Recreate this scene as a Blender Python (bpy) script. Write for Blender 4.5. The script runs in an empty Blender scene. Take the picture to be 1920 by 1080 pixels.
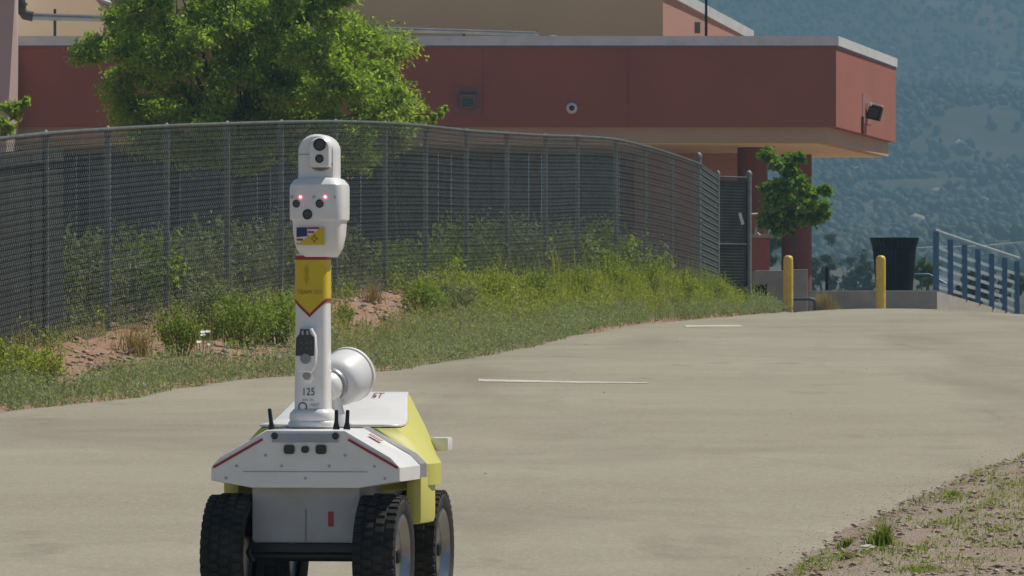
import bpy, bmesh, math, random
import numpy as np
from mathutils import Vector, Matrix, noise
R = math.radians
random.seed(7); rng = np.random.default_rng(7)
scene = bpy.context.scene
COL = scene.collection

# ------------------------------------------------------------------ camera
CAM_Z, HOR, F = 1.03, 640.0, 12000.0          # eye height, horizon row and focal length in 1920-px units
cam = bpy.data.cameras.new('camera'); camo = bpy.data.objects.new('camera', cam); COL.objects.link(camo)
camo.location = (0, 0, CAM_Z); camo.rotation_euler = (R(90), 0, 0)
cam.sensor_width = 36; cam.lens = 36 * F / 1920; cam.shift_y = (HOR - 540) / 1920
cam.clip_start = 0.5; cam.clip_end = 12000
cam.dof.use_dof = True; cam.dof.focus_distance = 26; cam.dof.aperture_fstop = 60
scene.camera = camo

# ------------------------------------------------------------------ world, sun, exposure
SUN_EL, SUN_AZ = 57, 62                        # azimuth measured from +Y towards +X
w = bpy.data.worlds.new('World'); scene.world = w; w.use_nodes = True
nt = w.node_tree; bg = nt.nodes['Background']
sky = nt.nodes.new('ShaderNodeTexSky'); sky.sky_type = 'NISHITA'; sky.sun_disc = False
sky.sun_elevation = R(SUN_EL); sky.sun_rotation = R(SUN_AZ); sky.altitude = 2100; sky.dust_density = 1.8; sky.air_density = .85; sky.ozone_density = .6
nt.links.new(sky.outputs[0], bg.inputs[0]); bg.inputs[1].default_value = 0.075
sl = bpy.data.lights.new('sun', 'SUN'); sl.energy = 4.2; sl.angle = R(0.53); sl.color = (1, .94, .83)
so = bpy.data.objects.new('sun', sl); COL.objects.link(so)
sd = Vector((math.sin(R(SUN_AZ)) * math.cos(R(SUN_EL)), math.cos(R(SUN_AZ)) * math.cos(R(SUN_EL)), math.sin(R(SUN_EL))))
so.rotation_euler = sd.to_track_quat('Z', 'Y').to_euler(); so.location = (20, 10, 40)
vs = scene.view_settings; vs.view_transform = 'Standard'; vs.look = 'None'; vs.exposure = 0.26; vs.gamma = 1
scene.cycles.volume_bounces = 0; scene.cycles.max_bounces = 8; scene.cycles.transparent_max_bounces = 16
scene.cycles.use_denoising = True

# ------------------------------------------------------------------ helpers
def P(px, py, d):
    """a point of the place d metres ahead, from its direction"""
    return Vector(((px - 960) * d / F, d, CAM_Z + (HOR - py) * d / F))

def interp(xs, ys):
    xs = np.array(xs, float); ys = np.array(ys, float)
    h = np.diff(xs); dl = np.diff(ys) / h
    m = np.concatenate([[dl[0]], np.where(dl[1:] * dl[:-1] > 0, 2 * dl[1:] * dl[:-1] / (dl[1:] + dl[:-1] + 1e-12), 0), [dl[-1]]])
    def f(x):
        x = np.asarray(x, float); i = np.clip(np.searchsorted(xs, x) - 1, 0, len(h) - 1)
        t = (x - xs[i]) / h[i]; tc = np.clip(t, 0, 1)
        r = ((2*tc**3-3*tc**2+1)*ys[i] + (tc**3-2*tc**2+tc)*h[i]*m[i] + (-2*tc**3+3*tc**2)*ys[i+1] + (tc**3-tc**2)*h[i]*m[i+1])
        return r + np.where(t < 0, t * h[i] * m[0], 0) + np.where(t > 1, (t - 1) * h[i] * m[-1], 0)
    return f

def vnoise(x, y, s, seed=0.0):
    """cheap smooth 2-D value noise in 0..1"""
    x = np.asarray(x, float) / s + seed * 17.3; y = np.asarray(y, float) / s + seed * 9.1
    xi = np.floor(x); yi = np.floor(y); fx = x - xi; fy = y - yi
    fx = fx*fx*(3-2*fx); fy = fy*fy*(3-2*fy)
    def hsh(a, b):
        v = np.sin(a * 127.1 + b * 311.7 + seed * 7.7) * 43758.5453
        return v - np.floor(v)
    return (hsh(xi,yi)*(1-fx)+hsh(xi+1,yi)*fx)*(1-fy) + (hsh(xi,yi+1)*(1-fx)+hsh(xi+1,yi+1)*fx)*fy

def tag(o, label=None, cat=None, group=None, kind=None):
    if label: o['label'] = label
    if cat: o['category'] = cat
    if group: o['group'] = group
    if kind: o['kind'] = kind
    return o

def empty(name, loc=(0, 0, 0), rz=0, parent=None):
    o = bpy.data.objects.new(name, None); COL.objects.link(o); o.location = loc; o.rotation_euler = (0, 0, rz)
    o.empty_display_size = .1; o.parent = parent
    return o

def link(name, me, mat, parent=None, smooth=None):
    if mat is not None:
        me.materials.clear(); me.materials.append(mat)
    if smooth is not None:
        me.polygons.foreach_set('use_smooth', [True] * len(me.polygons))
        if smooth < 180: me.set_sharp_from_angle(angle=R(smooth))
    o = bpy.data.objects.new(name, me); COL.objects.link(o); o.parent = parent
    return o

def np_mesh(name, verts, loops, sizes):
    """mesh straight from numpy arrays"""
    me = bpy.data.meshes.new(name)
    verts = np.ascontiguousarray(verts, np.float32).reshape(-1, 3); loops = np.ascontiguousarray(loops, np.int32).ravel()
    sizes = np.ascontiguousarray(sizes, np.int32)
    me.vertices.add(len(verts)); me.vertices.foreach_set('co', verts.ravel())
    me.loops.add(len(loops)); me.loops.foreach_set('vertex_index', loops)
    me.polygons.add(len(sizes)); st = np.concatenate([[0], np.cumsum(sizes)[:-1]]).astype(np.int32)
    me.polygons.foreach_set('loop_start', st)
    me.update(calc_edges=True)
    return me

class MB:
    """collects shapes into one mesh"""
    def __init__(s): s.bm = bmesh.new()
    def box(s, x0, x1, y0, y1, z0, z1, bev=0, M=None):
        r = bmesh.ops.create_cube(s.bm, size=1)
        vs_ = r['verts']
        for v in vs_:
            v.co = Vector(((x0+x1)/2 + v.co.x*(x1-x0), (y0+y1)/2 + v.co.y*(y1-y0), (z0+z1)/2 + v.co.z*(z1-z0)))
            if M: v.co = M @ v.co
        if bev:
            es = list({e for v in vs_ for e in v.link_edges})
            bmesh.ops.bevel(s.bm, geom=es, offset=bev, segments=2, profile=.6, affect='EDGES')
        return s
    def loft(s, secs, cap=True):
        rings = [[s.bm.verts.new(Vector(p)) for p in sec] for sec in secs]
        n = len(rings[0])
        for a, b in zip(rings, rings[1:]):
            for i in range(n):
                j = (i + 1) % n
                s.bm.faces.new((a[i], a[j], b[j], b[i]))
        if cap:
            s.bm.faces.new(list(reversed(rings[0]))); s.bm.faces.new(rings[-1])
        return s
    def tube(s, pts, r, n=8, cap=True):
        pts = [Vector(p) for p in pts]; rs = r if isinstance(r, (list, tuple)) else [r] * len(pts)
        secs = []; up = None
        for i, p in enumerate(pts):
            t = (pts[min(i+1, len(pts)-1)] - pts[max(i-1, 0)]).normalized()
            if up is None:
                up = Vector((0, 0, 1)) if abs(t.z) < .9 else Vector((1, 0, 0))
            a = t.cross(up).normalized(); b = a.cross(t).normalized(); up = b
            secs.append([p + (a*math.cos(2*math.pi*k/n) + b*math.sin(2*math.pi*k/n)) * rs[i] for k in range(n)])
        return s.loft(secs, cap)
    def lathe(s, prof, n=24, M=None, cap=True):
        """prof: (radius, height) about local Z"""
        M = M or Matrix()
        return s.loft([[M @ Vector((r*math.cos(2*math.pi*k/n), r*math.sin(2*math.pi*k/n), z)) for k in range(n)] for r, z in prof], cap)
    def prism(s, poly, a, b, axis='y'):
        f = {'y': lambda p, t: (p[0], t, p[1]), 'z': lambda p, t: (p[0], p[1], t), 'x': lambda p, t: (t, p[0], p[1])}[axis]
        return s.loft([[f(p, a) for p in poly], [f(p, b) for p in poly]])
    def face(s, pts):
        s.bm.faces.new([s.bm.verts.new(Vector(p)) for p in pts]); return s
    def build(s, name, mat, parent=None, smooth=None, bev=0):
        if bev:
            es = [e for e in s.bm.edges if len(e.link_faces) == 2 and e.calc_face_angle(0) > .5]
            bmesh.ops.bevel(s.bm, geom=es, offset=bev, segments=2, profile=.6, affect='EDGES', clamp_overlap=True)
        bmesh.ops.recalc_face_normals(s.bm, faces=s.bm.faces)
        me = bpy.data.meshes.new(name); s.bm.to_mesh(me); s.bm.free()
        return link(name, me, mat, parent, smooth)

def rrect(w, d, r, n=5, cx=0, cy=0):
    out = []
    for qx, qy, a0 in ((1,1,0), (-1,1,90), (-1,-1,180), (1,-1,270)):
        for k in range(n + 1):
            a = R(a0 + 90*k/n)
            out.append((cx + qx*(w/2 - r) + r*math.cos(a), cy + qy*(d/2 - r) + r*math.sin(a)))
    return out

# ------------------------------------------------------------------ materials
def mat_base(name):
    m = bpy.data.materials.new(name); m.use_nodes = True
    return m, m.node_tree, m.node_tree.nodes['Principled BSDF']

def node(t, typ, **kw):
    n = t.nodes.new(typ)
    for k, v in kw.items(): setattr(n, k, v)
    return n

def mk(name, col, rough=.6, metal=0, var=.12, scale=8, bump=0, bscale=60, spec=.5, coat=0, dirt=None, dirt_amt=0, dscale=3):
    """paint, stucco, concrete, metal: base colour with blotchy wear and fine relief"""
    m, t, b = mat_base(name)
    tc = node(t, 'ShaderNodeTexCoord')
    nz = node(t, 'ShaderNodeTexNoise'); nz.inputs['Scale'].default_value = scale; nz.inputs['Detail'].default_value = 6
    t.links.new(tc.outputs['Object'], nz.inputs['Vector'])
    rp = node(t, 'ShaderNodeValToRGB')
    rp.color_ramp.elements[0].position = .3; rp.color_ramp.elements[1].position = .7
    c = Vector(col)
    rp.color_ramp.elements[0].color = (*(c * (1 - var)), 1); rp.color_ramp.elements[1].color = (*[min(1, x) for x in c * (1 + var)], 1)
    t.links.new(nz.outputs['Fac'], rp.inputs['Fac'])
    out = rp.outputs['Color']
    if dirt:
        n2 = node(t, 'ShaderNodeTexNoise'); n2.inputs['Scale'].default_value = dscale; n2.inputs['Detail'].default_value = 8; n2.inputs['Roughness'].default_value = .65
        t.links.new(tc.outputs['Object'], n2.inputs['Vector'])
        r2 = node(t, 'ShaderNodeMapRange'); r2.inputs[1].default_value = .45; r2.inputs[2].default_value = .75; r2.inputs[4].default_value = dirt_amt
        t.links.new(n2.outputs['Fac'], r2.inputs[0])
        mx = node(t, 'ShaderNodeMixRGB'); mx.inputs[2].default_value = (*dirt, 1)
        t.links.new(r2.outputs[0], mx.inputs[0]); t.links.new(out, mx.inputs[1]); out = mx.outputs[0]
    t.links.new(out, b.inputs['Base Color'])
    b.inputs['Roughness'].default_value = rough; b.inputs['Metallic'].default_value = metal
    b.inputs['Specular IOR Level'].default_value = spec; b.inputs['Coat Weight'].default_value = coat
    if bump:
        n3 = node(t, 'ShaderNodeTexNoise'); n3.inputs['Scale'].default_value = bscale; n3.inputs['Detail'].default_value = 4
        t.links.new(tc.outputs['Object'], n3.inputs['Vector'])
        bp = node(t, 'ShaderNodeBump'); bp.inputs['Strength'].default_value = bump; bp.inputs['Distance'].default_value = .02
        t.links.new(n3.outputs['Fac'], bp.inputs['Height']); t.links.new(bp.outputs[0], b.inputs['Normal'])
    return m

def leafmat(name, cols, trans=.35, rough=.6):
    """each leaf or blade (mesh island) picks its own hue"""
    m, t, b = mat_base(name)
    g = node(t, 'ShaderNodeNewGeometry')
    rp = node(t, 'ShaderNodeValToRGB'); cr = rp.color_ramp
    while len(cr.elements) < len(cols): cr.elements.new(.5)
    for i, c in enumerate(cols):
        cr.elements[i].position = i / max(1, len(cols) - 1); cr.elements[i].color = (*c, 1)
    t.links.new(g.outputs['Random Per Island'], rp.inputs['Fac'])
    t.links.new(rp.outputs[0], b.inputs['Base Color']); b.inputs['Roughness'].default_value = rough; b.inputs['Specular IOR Level'].default_value = .25
    tr = node(t, 'ShaderNodeBsdfTranslucent'); hs = node(t, 'ShaderNodeMixRGB', blend_type='MULTIPLY'); hs.inputs[0].default_value = 1
    hs.inputs[2].default_value = (1.15, 1.2, .52, 1); t.links.new(rp.outputs[0], hs.inputs[1]); t.links.new(hs.outputs[0], tr.inputs[0])
    mx = node(t, 'ShaderNodeMixShader'); mx.inputs[0].default_value = trans
    t.links.new(b.outputs[0], mx.inputs[1]); t.links.new(tr.outputs[0], mx.inputs[2])
    t.links.new(mx.outputs[0], t.nodes['Material Output'].inputs['Surface'])
    return m

def groundmat(name, stops, scales=(0.7, 6, 40), bump=.6, speck=None, speck_scale=120, rough=.95, lo=.3, hi=.7):
    """patchy ground: three octaves of noise pick between colours"""
    m, t, b = mat_base(name)
    tc = node(t, 'ShaderNodeTexCoord'); acc = None
    for s_, wgt in zip(scales, (.45, .3, .25)):
        n = node(t, 'ShaderNodeTexNoise'); n.inputs['Scale'].default_value = s_; n.inputs['Detail'].default_value = 5
        t.links.new(tc.outputs['Object'], n.inputs['Vector'])
        mu = node(t, 'ShaderNodeMath', operation='MULTIPLY_ADD'); mu.inputs[1].default_value = wgt
        t.links.new(n.outputs['Fac'], mu.inputs[0])
        if acc: t.links.new(acc, mu.inputs[2])
        else: mu.inputs[2].default_value = 0
        acc = mu.outputs[0]
    mr = node(t, 'ShaderNodeMapRange'); mr.inputs[1].default_value = lo; mr.inputs[2].default_value = hi
    t.links.new(acc, mr.inputs[0])
    rp = node(t, 'ShaderNodeValToRGB'); cr = rp.color_ramp
    while len(cr.elements) < len(stops): cr.elements.new(.5)
    for i, c in enumerate(stops):
        cr.elements[i].position = i / (len(stops) - 1); cr.elements[i].color = (*c, 1)
    t.links.new(mr.outputs[0], rp.inputs['Fac']); out = rp.outputs[0]
    hgt = node(t, 'ShaderNodeTexNoise'); hgt.inputs['Scale'].default_value = scales[-1] * 1.7; hgt.inputs['Detail'].default_value = 3
    t.links.new(tc.outputs['Object'], hgt.inputs['Vector'])
    if speck:
        v = node(t, 'ShaderNodeTexVoronoi'); v.inputs['Scale'].default_value = speck_scale; t.links.new(tc.outputs['Object'], v.inputs['Vector'])
        sep = node(t, 'ShaderNodeSeparateColor'); t.links.new(v.outputs['Color'], sep.inputs[0])
        r2 = node(t, 'ShaderNodeMapRange'); r2.inputs[1].default_value = .72; r2.inputs[2].default_value = .95; r2.inputs[4].default_value = .55
        t.links.new(sep.outputs[0], r2.inputs[0])
        mx = node(t, 'ShaderNodeMixRGB'); mx.inputs[2].default_value = (*speck, 1)
        t.links.new(r2.outputs[0], mx.inputs[0]); t.links.new(out, mx.inputs[1]); out = mx.outputs[0]
    t.links.new(out, b.inputs['Base Color']); b.inputs['Roughness'].default_value = rough; b.inputs['Specular IOR Level'].default_value = .2
    bp = node(t, 'ShaderNodeBump'); bp.inputs['Strength'].default_value = bump; bp.inputs['Distance'].default_value = .02
    t.links.new(hgt.outputs['Fac'], bp.inputs['Height']); t.links.new(bp.outputs[0], b.inputs['Normal'])
    return m

M = {}
M['asphalt'] = groundmat('worn_asphalt', [(.235,.205,.155), (.305,.270,.205), (.33,.295,.225), (.375,.335,.262)], (.13, .8, 30), .3, (.43,.395,.32), 55, lo=.34, hi=.62)  # broad tone patches paint the shading of road undulations into the colour
def wear(m):  # stains and faint cracks; the broad diagonal streaks also paint undulation shading
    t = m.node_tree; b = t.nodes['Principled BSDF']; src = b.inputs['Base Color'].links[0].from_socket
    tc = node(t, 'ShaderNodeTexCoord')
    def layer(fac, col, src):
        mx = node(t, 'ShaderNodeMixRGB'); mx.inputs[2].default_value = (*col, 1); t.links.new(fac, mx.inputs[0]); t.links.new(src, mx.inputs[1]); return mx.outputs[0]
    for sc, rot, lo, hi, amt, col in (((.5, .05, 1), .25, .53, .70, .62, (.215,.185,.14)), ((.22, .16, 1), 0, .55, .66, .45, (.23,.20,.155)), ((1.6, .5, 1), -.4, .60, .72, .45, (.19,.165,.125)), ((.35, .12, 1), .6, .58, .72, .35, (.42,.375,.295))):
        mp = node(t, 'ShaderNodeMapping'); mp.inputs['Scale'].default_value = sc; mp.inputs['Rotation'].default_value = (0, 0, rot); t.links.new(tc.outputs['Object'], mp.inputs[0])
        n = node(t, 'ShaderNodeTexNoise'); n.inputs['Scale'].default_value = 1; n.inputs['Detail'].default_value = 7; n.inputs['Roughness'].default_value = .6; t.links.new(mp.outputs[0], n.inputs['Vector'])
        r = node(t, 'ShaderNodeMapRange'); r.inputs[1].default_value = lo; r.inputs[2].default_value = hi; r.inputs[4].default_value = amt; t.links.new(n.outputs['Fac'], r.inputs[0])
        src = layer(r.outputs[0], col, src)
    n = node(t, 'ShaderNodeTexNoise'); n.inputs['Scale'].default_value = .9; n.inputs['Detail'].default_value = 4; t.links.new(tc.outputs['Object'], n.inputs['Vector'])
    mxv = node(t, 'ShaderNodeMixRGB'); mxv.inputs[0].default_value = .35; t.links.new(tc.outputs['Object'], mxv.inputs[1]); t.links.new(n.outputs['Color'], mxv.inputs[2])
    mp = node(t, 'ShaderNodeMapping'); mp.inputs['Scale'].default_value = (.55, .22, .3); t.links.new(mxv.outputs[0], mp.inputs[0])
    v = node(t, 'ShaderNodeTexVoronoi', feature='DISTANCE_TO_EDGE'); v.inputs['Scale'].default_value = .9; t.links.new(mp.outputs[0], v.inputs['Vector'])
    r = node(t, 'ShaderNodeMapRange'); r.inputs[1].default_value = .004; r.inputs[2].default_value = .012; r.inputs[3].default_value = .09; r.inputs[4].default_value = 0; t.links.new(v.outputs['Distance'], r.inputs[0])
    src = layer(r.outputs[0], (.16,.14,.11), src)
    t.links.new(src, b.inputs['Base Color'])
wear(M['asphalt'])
M['paint_line'] = mk('faded_line_paint', (.60,.57,.49), .85, var=.2, scale=14, dirt=(.32,.285,.22), dirt_amt=1, dscale=3.5)
M['dirt'] = groundmat('dry_verge_soil', [(.18,.105,.07), (.32,.185,.125), (.38,.24,.17), (.26,.18,.11)], (.8, 5, 28), 1, (.42,.30,.25), 30)
M['pebble'] = leafmat('pink_grey_pebbles', [(.22,.14,.10), (.38,.24,.18), (.46,.32,.26), (.34,.28,.23), (.54,.47,.40)], 0, .9)
M['grit'] = leafmat('grey_grit', [(.28,.24,.19), (.36,.31,.25), (.44,.39,.32), (.54,.49,.42)], 0, .9)
M['red'] = mk('dark_red_stucco', (.315,.108,.072), .9, var=.07, scale=.45, bump=.25, bscale=35, dirt=(.25,.10,.072), dirt_amt=.5, dscale=.35)
M['salmon'] = mk('salmon_stucco', (.47,.26,.20), .9, var=.06, scale=.7, bump=.25, bscale=35)
M['tan'] = mk('tan_stucco', (.56,.42,.27), .9, var=.06, scale=.6, bump=.2, bscale=35)
M['brown'] = mk('brown_stucco', (.62,.445,.255), .9, var=.05, scale=.5, bump=.2, bscale=35)
M['mauve'] = mk('mauve_pink_stucco', (.50,.38,.34), .9, var=.05, scale=.6, bump=.2, bscale=35)
M['soffit'] = mk('cream_soffit', (.76,.70,.45), .85, var=.06, scale=.5, bump=.1)
M['soffit_edge'] = mk('tan_soffit_band', (.46,.35,.24), .85, var=.05, scale=.5)
M['cap'] = mk('pale_metal_coping', (.66,.69,.68), .5, .1, var=.05, scale=1.2, dirt=(.35,.34,.33), dirt_amt=.4)
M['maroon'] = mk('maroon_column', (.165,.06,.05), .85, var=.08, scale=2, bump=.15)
M['concrete'] = mk('cast_concrete', (.33,.30,.265), .9, var=.12, scale=3, bump=.3, bscale=40, dirt=(.20,.175,.15), dirt_amt=.5, dscale=1.6)
M['bollard'] = mk('bollard_yellow_paint', (.74,.50,.07), .42, var=.08, scale=12, dirt=(.32,.22,.07), dirt_amt=.5, dscale=9)
M['blue'] = mk('weathered_blue_paint', (.045,.125,.24), .45, .1, var=.15, scale=10, dirt=(.10,.16,.22), dirt_amt=.5, dscale=8)
M['rail_pale'] = mk('pale_blue_grey_paint', (.30,.38,.43), .5, .1, var=.12, scale=10)  # paler blue-grey than the posts, for top rail and slats
M['black_metal'] = mk('black_powdercoat', (.006,.007,.007), .7, 0, var=.3, scale=9, spec=.15)
M['dark_pipe'] = mk('dark_slate_pipe', (.06,.07,.085), .5, .3, var=.2)
M['galv'] = mk('galvanised_steel', (.21,.235,.23), .6, .25, var=.25, scale=14, dirt=(.16,.15,.14), dirt_amt=.6, dscale=7)
M['wire'] = mk('galvanised_wire', (.085,.098,.095), .65, .2, var=.3, scale=5)
M['glass'] = mk('dark_window_glass', (.012,.015,.018), .12, 0, var=.1, spec=.6)
M['frame'] = mk('bronze_window_frame', (.06,.05,.045), .5, .3)
M['bark'] = mk('grey_brown_bark', (.085,.062,.045), .95, var=.3, scale=20, bump=.8, bscale=40)
M['pipe'] = mk('silver_roof_duct', (.34,.33,.31), .42, .75, var=.2, scale=6, dirt=(.15,.12,.1), dirt_amt=.6)
M['rust'] = mk('rusty_black_pipe', (.06,.045,.04), .7, .2, var=.3)
M['lamp_grey'] = mk('grey_lamp_housing', (.16,.15,.13), .55, .2)
M['white_plastic'] = mk('white_plastic', (.72,.72,.70), .4, var=.05)
M['paper'] = mk('white_litter', (.85,.84,.80), .7, var=.1, scale=20)
M['tree_leaf'] = leafmat('locust_leaves', [(.17,.27,.045), (.27,.40,.065), (.36,.48,.095), (.44,.54,.14), (.22,.33,.06)], .6)
M['tree_leaf2'] = leafmat('young_tree_leaves', [(.10,.19,.03), (.16,.28,.045), (.24,.36,.065), (.13,.23,.04)], .5)
M['sage'] = leafmat('sage_leaves', [(.18,.21,.11), (.26,.29,.17), (.33,.35,.23), (.22,.26,.12)], .35)
M['weed_yellow'] = leafmat('yellow_green_weeds', [(.17,.23,.045), (.26,.33,.06), (.35,.39,.08), (.43,.43,.10), (.22,.29,.06)], .5)
M['weed_green'] = leafmat('green_weeds', [(.15,.22,.045), (.23,.31,.065), (.30,.38,.09), (.18,.26,.055), (.37,.42,.17)], .48)
M['grass_grey'] = leafmat('grey_green_grass', [(.19,.25,.13), (.27,.33,.20), (.35,.40,.27), (.22,.29,.14), (.42,.41,.28)], .45)
M['grass_dry'] = leafmat('dry_straw', [(.36,.27,.12), (.45,.36,.18), (.30,.22,.10), (.50,.42,.24)], .25)
M['grass_red'] = leafmat('reddish_seed_heads', [(.34,.20,.13), (.42,.27,.17), (.30,.23,.11), (.27,.27,.10)], .4)
M['grass_lawn'] = leafmat('low_weedy_grass', [(.13,.20,.03), (.20,.28,.05), (.26,.32,.07), (.36,.33,.13), (.16,.24,.05)], .45)
M['far_leaf'] = leafmat('far_shrub_leaves', [(.05,.075,.025), (.08,.10,.035), (.11,.12,.05)], .2)
M['hill_tree'] = leafmat('hillside_evergreens', [(.018,.032,.014), (.028,.045,.018), (.04,.055,.025)], 0)
M['lawn'] = leafmat('bright_shrub_leaves', [(.07,.14,.02), (.11,.19,.03), (.09,.15,.03)], .35)
M['hill'] = groundmat('rocky_hillside_soil', [(.045,.05,.03), (.07,.065,.04), (.11,.09,.06), (.20,.15,.115)], (.008, .03, .12), .6, lo=.36, hi=.66)
# robot
M['r_white'] = mk('robot_white_paint', (.83,.815,.79), .36, var=.03, scale=3, coat=.15, dirt=(.60,.57,.52), dirt_amt=.35, dscale=7)
M['r_yellow'] = mk('robot_yellow_paint', (.62,.585,.13), .5, var=.04, scale=3, dirt=(.55,.50,.16), dirt_amt=.4, dscale=6)
M['r_band'] = mk('mast_yellow_vinyl', (.68,.50,.02), .45, var=.03)
M['r_red'] = mk('robot_red_vinyl', (.33,.025,.03), .4, var=.05)
M['r_grey'] = mk('robot_grey_trim', (.25,.25,.265), .5, var=.05)
M['r_dark'] = mk('robot_dark_lens', (.012,.012,.013), .12, var=.05, spec=.7)
M['r_black'] = mk('robot_black_plastic', (.014,.014,.015), .45, var=.1)
M['r_print'] = mk('robot_grey_print', (.10,.10,.11), .6, var=.05)
M['r_print_faint'] = mk('robot_faint_print', (.42,.42,.42), .6, var=.05)
M['r_print_band'] = mk('mast_ochre_print', (.40,.24,.02), .6, var=.05)
M['r_belly'] = mk('robot_belly_panel', (.42,.43,.45), .5, var=.06, dirt=(.28,.25,.21), dirt_amt=.4, dscale=5)
M['r_blue'] = mk('flag_blue', (.035,.04,.13), .5)
M['rubber'] = mk('tyre_rubber', (.016,.015,.014), .85, var=.2, scale=15, dirt=(.13,.11,.085), dirt_amt=.4, dscale=9)
M['chrome'] = mk('chrome_rim', (.30,.30,.31), .26, 1, var=.05)
M['pink'] = mk('pink_label_vinyl', (.62,.30,.33), .5)
def emis(name, col, s):
    m, t, b = mat_base(name); b.inputs['Base Color'].default_value = (*col, 1)
    b.inputs['Emission Color'].default_value = (*col, 1); b.inputs['Emission Strength'].default_value = s
    return m
M['led'] = emis('red_led', (1, .08, .10), 4); M['led_core'] = emis('led_core', (1, .75, .75), 8)

# ------------------------------------------------------------------ terrain profiles
zr = interp([0, 24, 36, 45, 62, 85, 105, 112, 116, 122, 140, 300], [-.55, 0, .33, .535, .84, 1.21, 1.47, 1.535, 1.545, 1.50, 1.47, 1.45])
def crown(x, d):
    """the road humps over at its far end"""
    wt = np.clip((np.asarray(d, float) - 84) / 27, 0, 1); wt = wt * wt * (3 - 2 * wt)
    return wt * np.where(np.asarray(x) < 4.9, 0, np.clip(.064 - .022 * (x - 6.6) ** 2, -.16, .1))
def on_road(px, py):
    """where a direction first meets the road"""
    d = np.linspace(15, 113, 4000); row = HOR + (CAM_Z - zr(d)) * F / d
    i = int(np.argmax(row <= py)) if (row <= py).any() else len(d) - 1
    return float((px - 960) * d[i] / F), float(d[i])
edge_px = [(-260, 800), (0, 765), (250, 737), (420, 712), (560, 703), (690, 695), (780, 683), (900, 662), (1000, 642), (1100, 622), (1200, 606), (1300, 597), (1420, 588), (1475, 585.5)]
ep = [on_road(*p) for p in edge_px]
Xe = interp([0, 30] + [p[1] for p in ep] + [ep[-1][1] + 8, ep[-1][1] + 60], [-5.5, -4.6] + [p[0] for p in ep] + [ep[-1][0] + .6, ep[-1][0] + 3])
rp_ = [on_road(*p) for p in [(1470, 1100), (1530, 1060), (1640, 990), (1740, 940), (1850, 890), (1920, 866)]]
Xr = interp([0, 20] + [p[1] for p in rp_] + [50, 70, 110, 160], [.1, .55] + [p[0] for p in rp_] + [5.2, 8.2, 13, 20])

post_px = [(-140, 277), (-25, 264), (95, 251), (211, 243), (321, 237), (434, 233), (535, 230), (636, 229), (729, 232), (805, 238), (881, 246), (957, 251), (1029, 255), (1089, 257), (1160, 263), (1215, 276), (1265, 291), (1315, 309)]
FH = 2.10
fence = [P(x, y, 50.4 + 2.98 * k) for k, (x, y) in enumerate(post_px)]
gbase = [p.z - float(np.interp(x, [-140, 95, 434, 729, 957, 1315], [1.84, 1.86, 1.95, 2.0, 2.08, 2.09])) for p, (x, y) in zip(fence, post_px)]
for p in fence: p.z -= FH
Xf = interp([20] + [p.y for p in fence] + [106, 125, 300], [-8.5] + [p.x for p in fence] + [3.3, 4.6, 6])
zf = interp([20] + [p.y for p in fence] + [106, 125, 300], [-.05] + gbase + [1.68, 1.5, 1.5])

def gz(x, d):
    """height of the ground"""
    x = np.asarray(x, float); d = np.asarray(d, float)
    e, f, r = Xe(d), Xf(d), Xr(d); z0 = zr(d); zb = np.maximum(zf(d), z0)
    t = np.clip((e - x) / np.maximum(e - f, .25), 0, 1)
    bank = z0 + (zb - z0) * (t * t * (3 - 2 * t) * .6 + t * .4)
    left = np.where(x < f, zb + .02 * np.clip(f - x, 0, 8), bank)
    rough = (vnoise(x, d, .6, 1) - .5) * .10 + (vnoise(x, d, .17, 2) - .5) * .05
    right = z0 + .05 * np.clip(x - r, 0, 6) + .02
    z = np.where(x < e, left + rough * np.clip((e - x) * 3, 0, 1), np.where(x > r, right + rough * np.clip((x - r) * 2, 0, .8), z0 - np.where(d > 80, .3, .05)))
    return z

def grid_mesh(name, xs, ys, zfun):
    X, Y = np.meshgrid(xs, ys); Z = zfun(X, Y)
    n, m_ = len(xs), len(ys)
    i = np.arange(n - 1)[None, :] + np.arange(m_ - 1)[:, None] * n
    quads = np.stack([i, i + 1, i + n + 1, i + n], -1).reshape(-1, 4)
    return np_mesh(name, np.stack([X, Y, Z], -1), quads, np.full(len(quads), 4))

xs = np.concatenate([np.linspace(-90, -12, 14), np.arange(-11, 9, .14), np.linspace(9.5, 110, 20)])
ys = np.concatenate([np.arange(1, 20, 1.), np.arange(20, 125, .35), np.linspace(126, 300, 30)])
ground = link('ground', grid_mesh('ground', xs, ys, gz), M['dirt'], None, 180); tag(ground, kind='structure')

# road: one sheet between its ragged edges
ds = np.concatenate([np.arange(1, 20, 1.), np.arange(20, 118, .25), np.arange(118, 136, 1.)])
us = np.linspace(0, 1, 60)
D_, U_ = np.meshgrid(ds, us, indexing='ij')
jit = (vnoise(ds * 7, ds * 0, 1.3, 5) - .5) * .10 + (vnoise(ds * 7, ds * 0, 4.5, 6) - .5) * .2
Xl_ = Xe(D_) + jit[:, None]; Xr_ = np.maximum(Xr(D_) - jit[::-1][:, None], Xl_ + 1)
RX = Xl_ + (Xr_ - Xl_) * U_
RZ = zr(D_) + crown(RX, D_) + (vnoise(RX, D_, 3.1, 3) - .5) * .028 + (vnoise(RX, D_, 1.2, 4) - .5) * .010 - .03 * np.clip(.03 - np.minimum(U_, 1 - U_), 0, 1) / .03
n, m_ = len(us), len(ds); i = np.arange(n - 1)[None, :] + np.arange(m_ - 1)[:, None] * n
q = np.stack([i, i + 1, i + n + 1, i + n], -1).reshape(-1, 4)
road = link('road', np_mesh('road', np.stack([RX, D_, RZ], -1), q, np.full(len(q), 4)), M['asphalt'], None, 180); tag(road, kind='structure')
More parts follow.
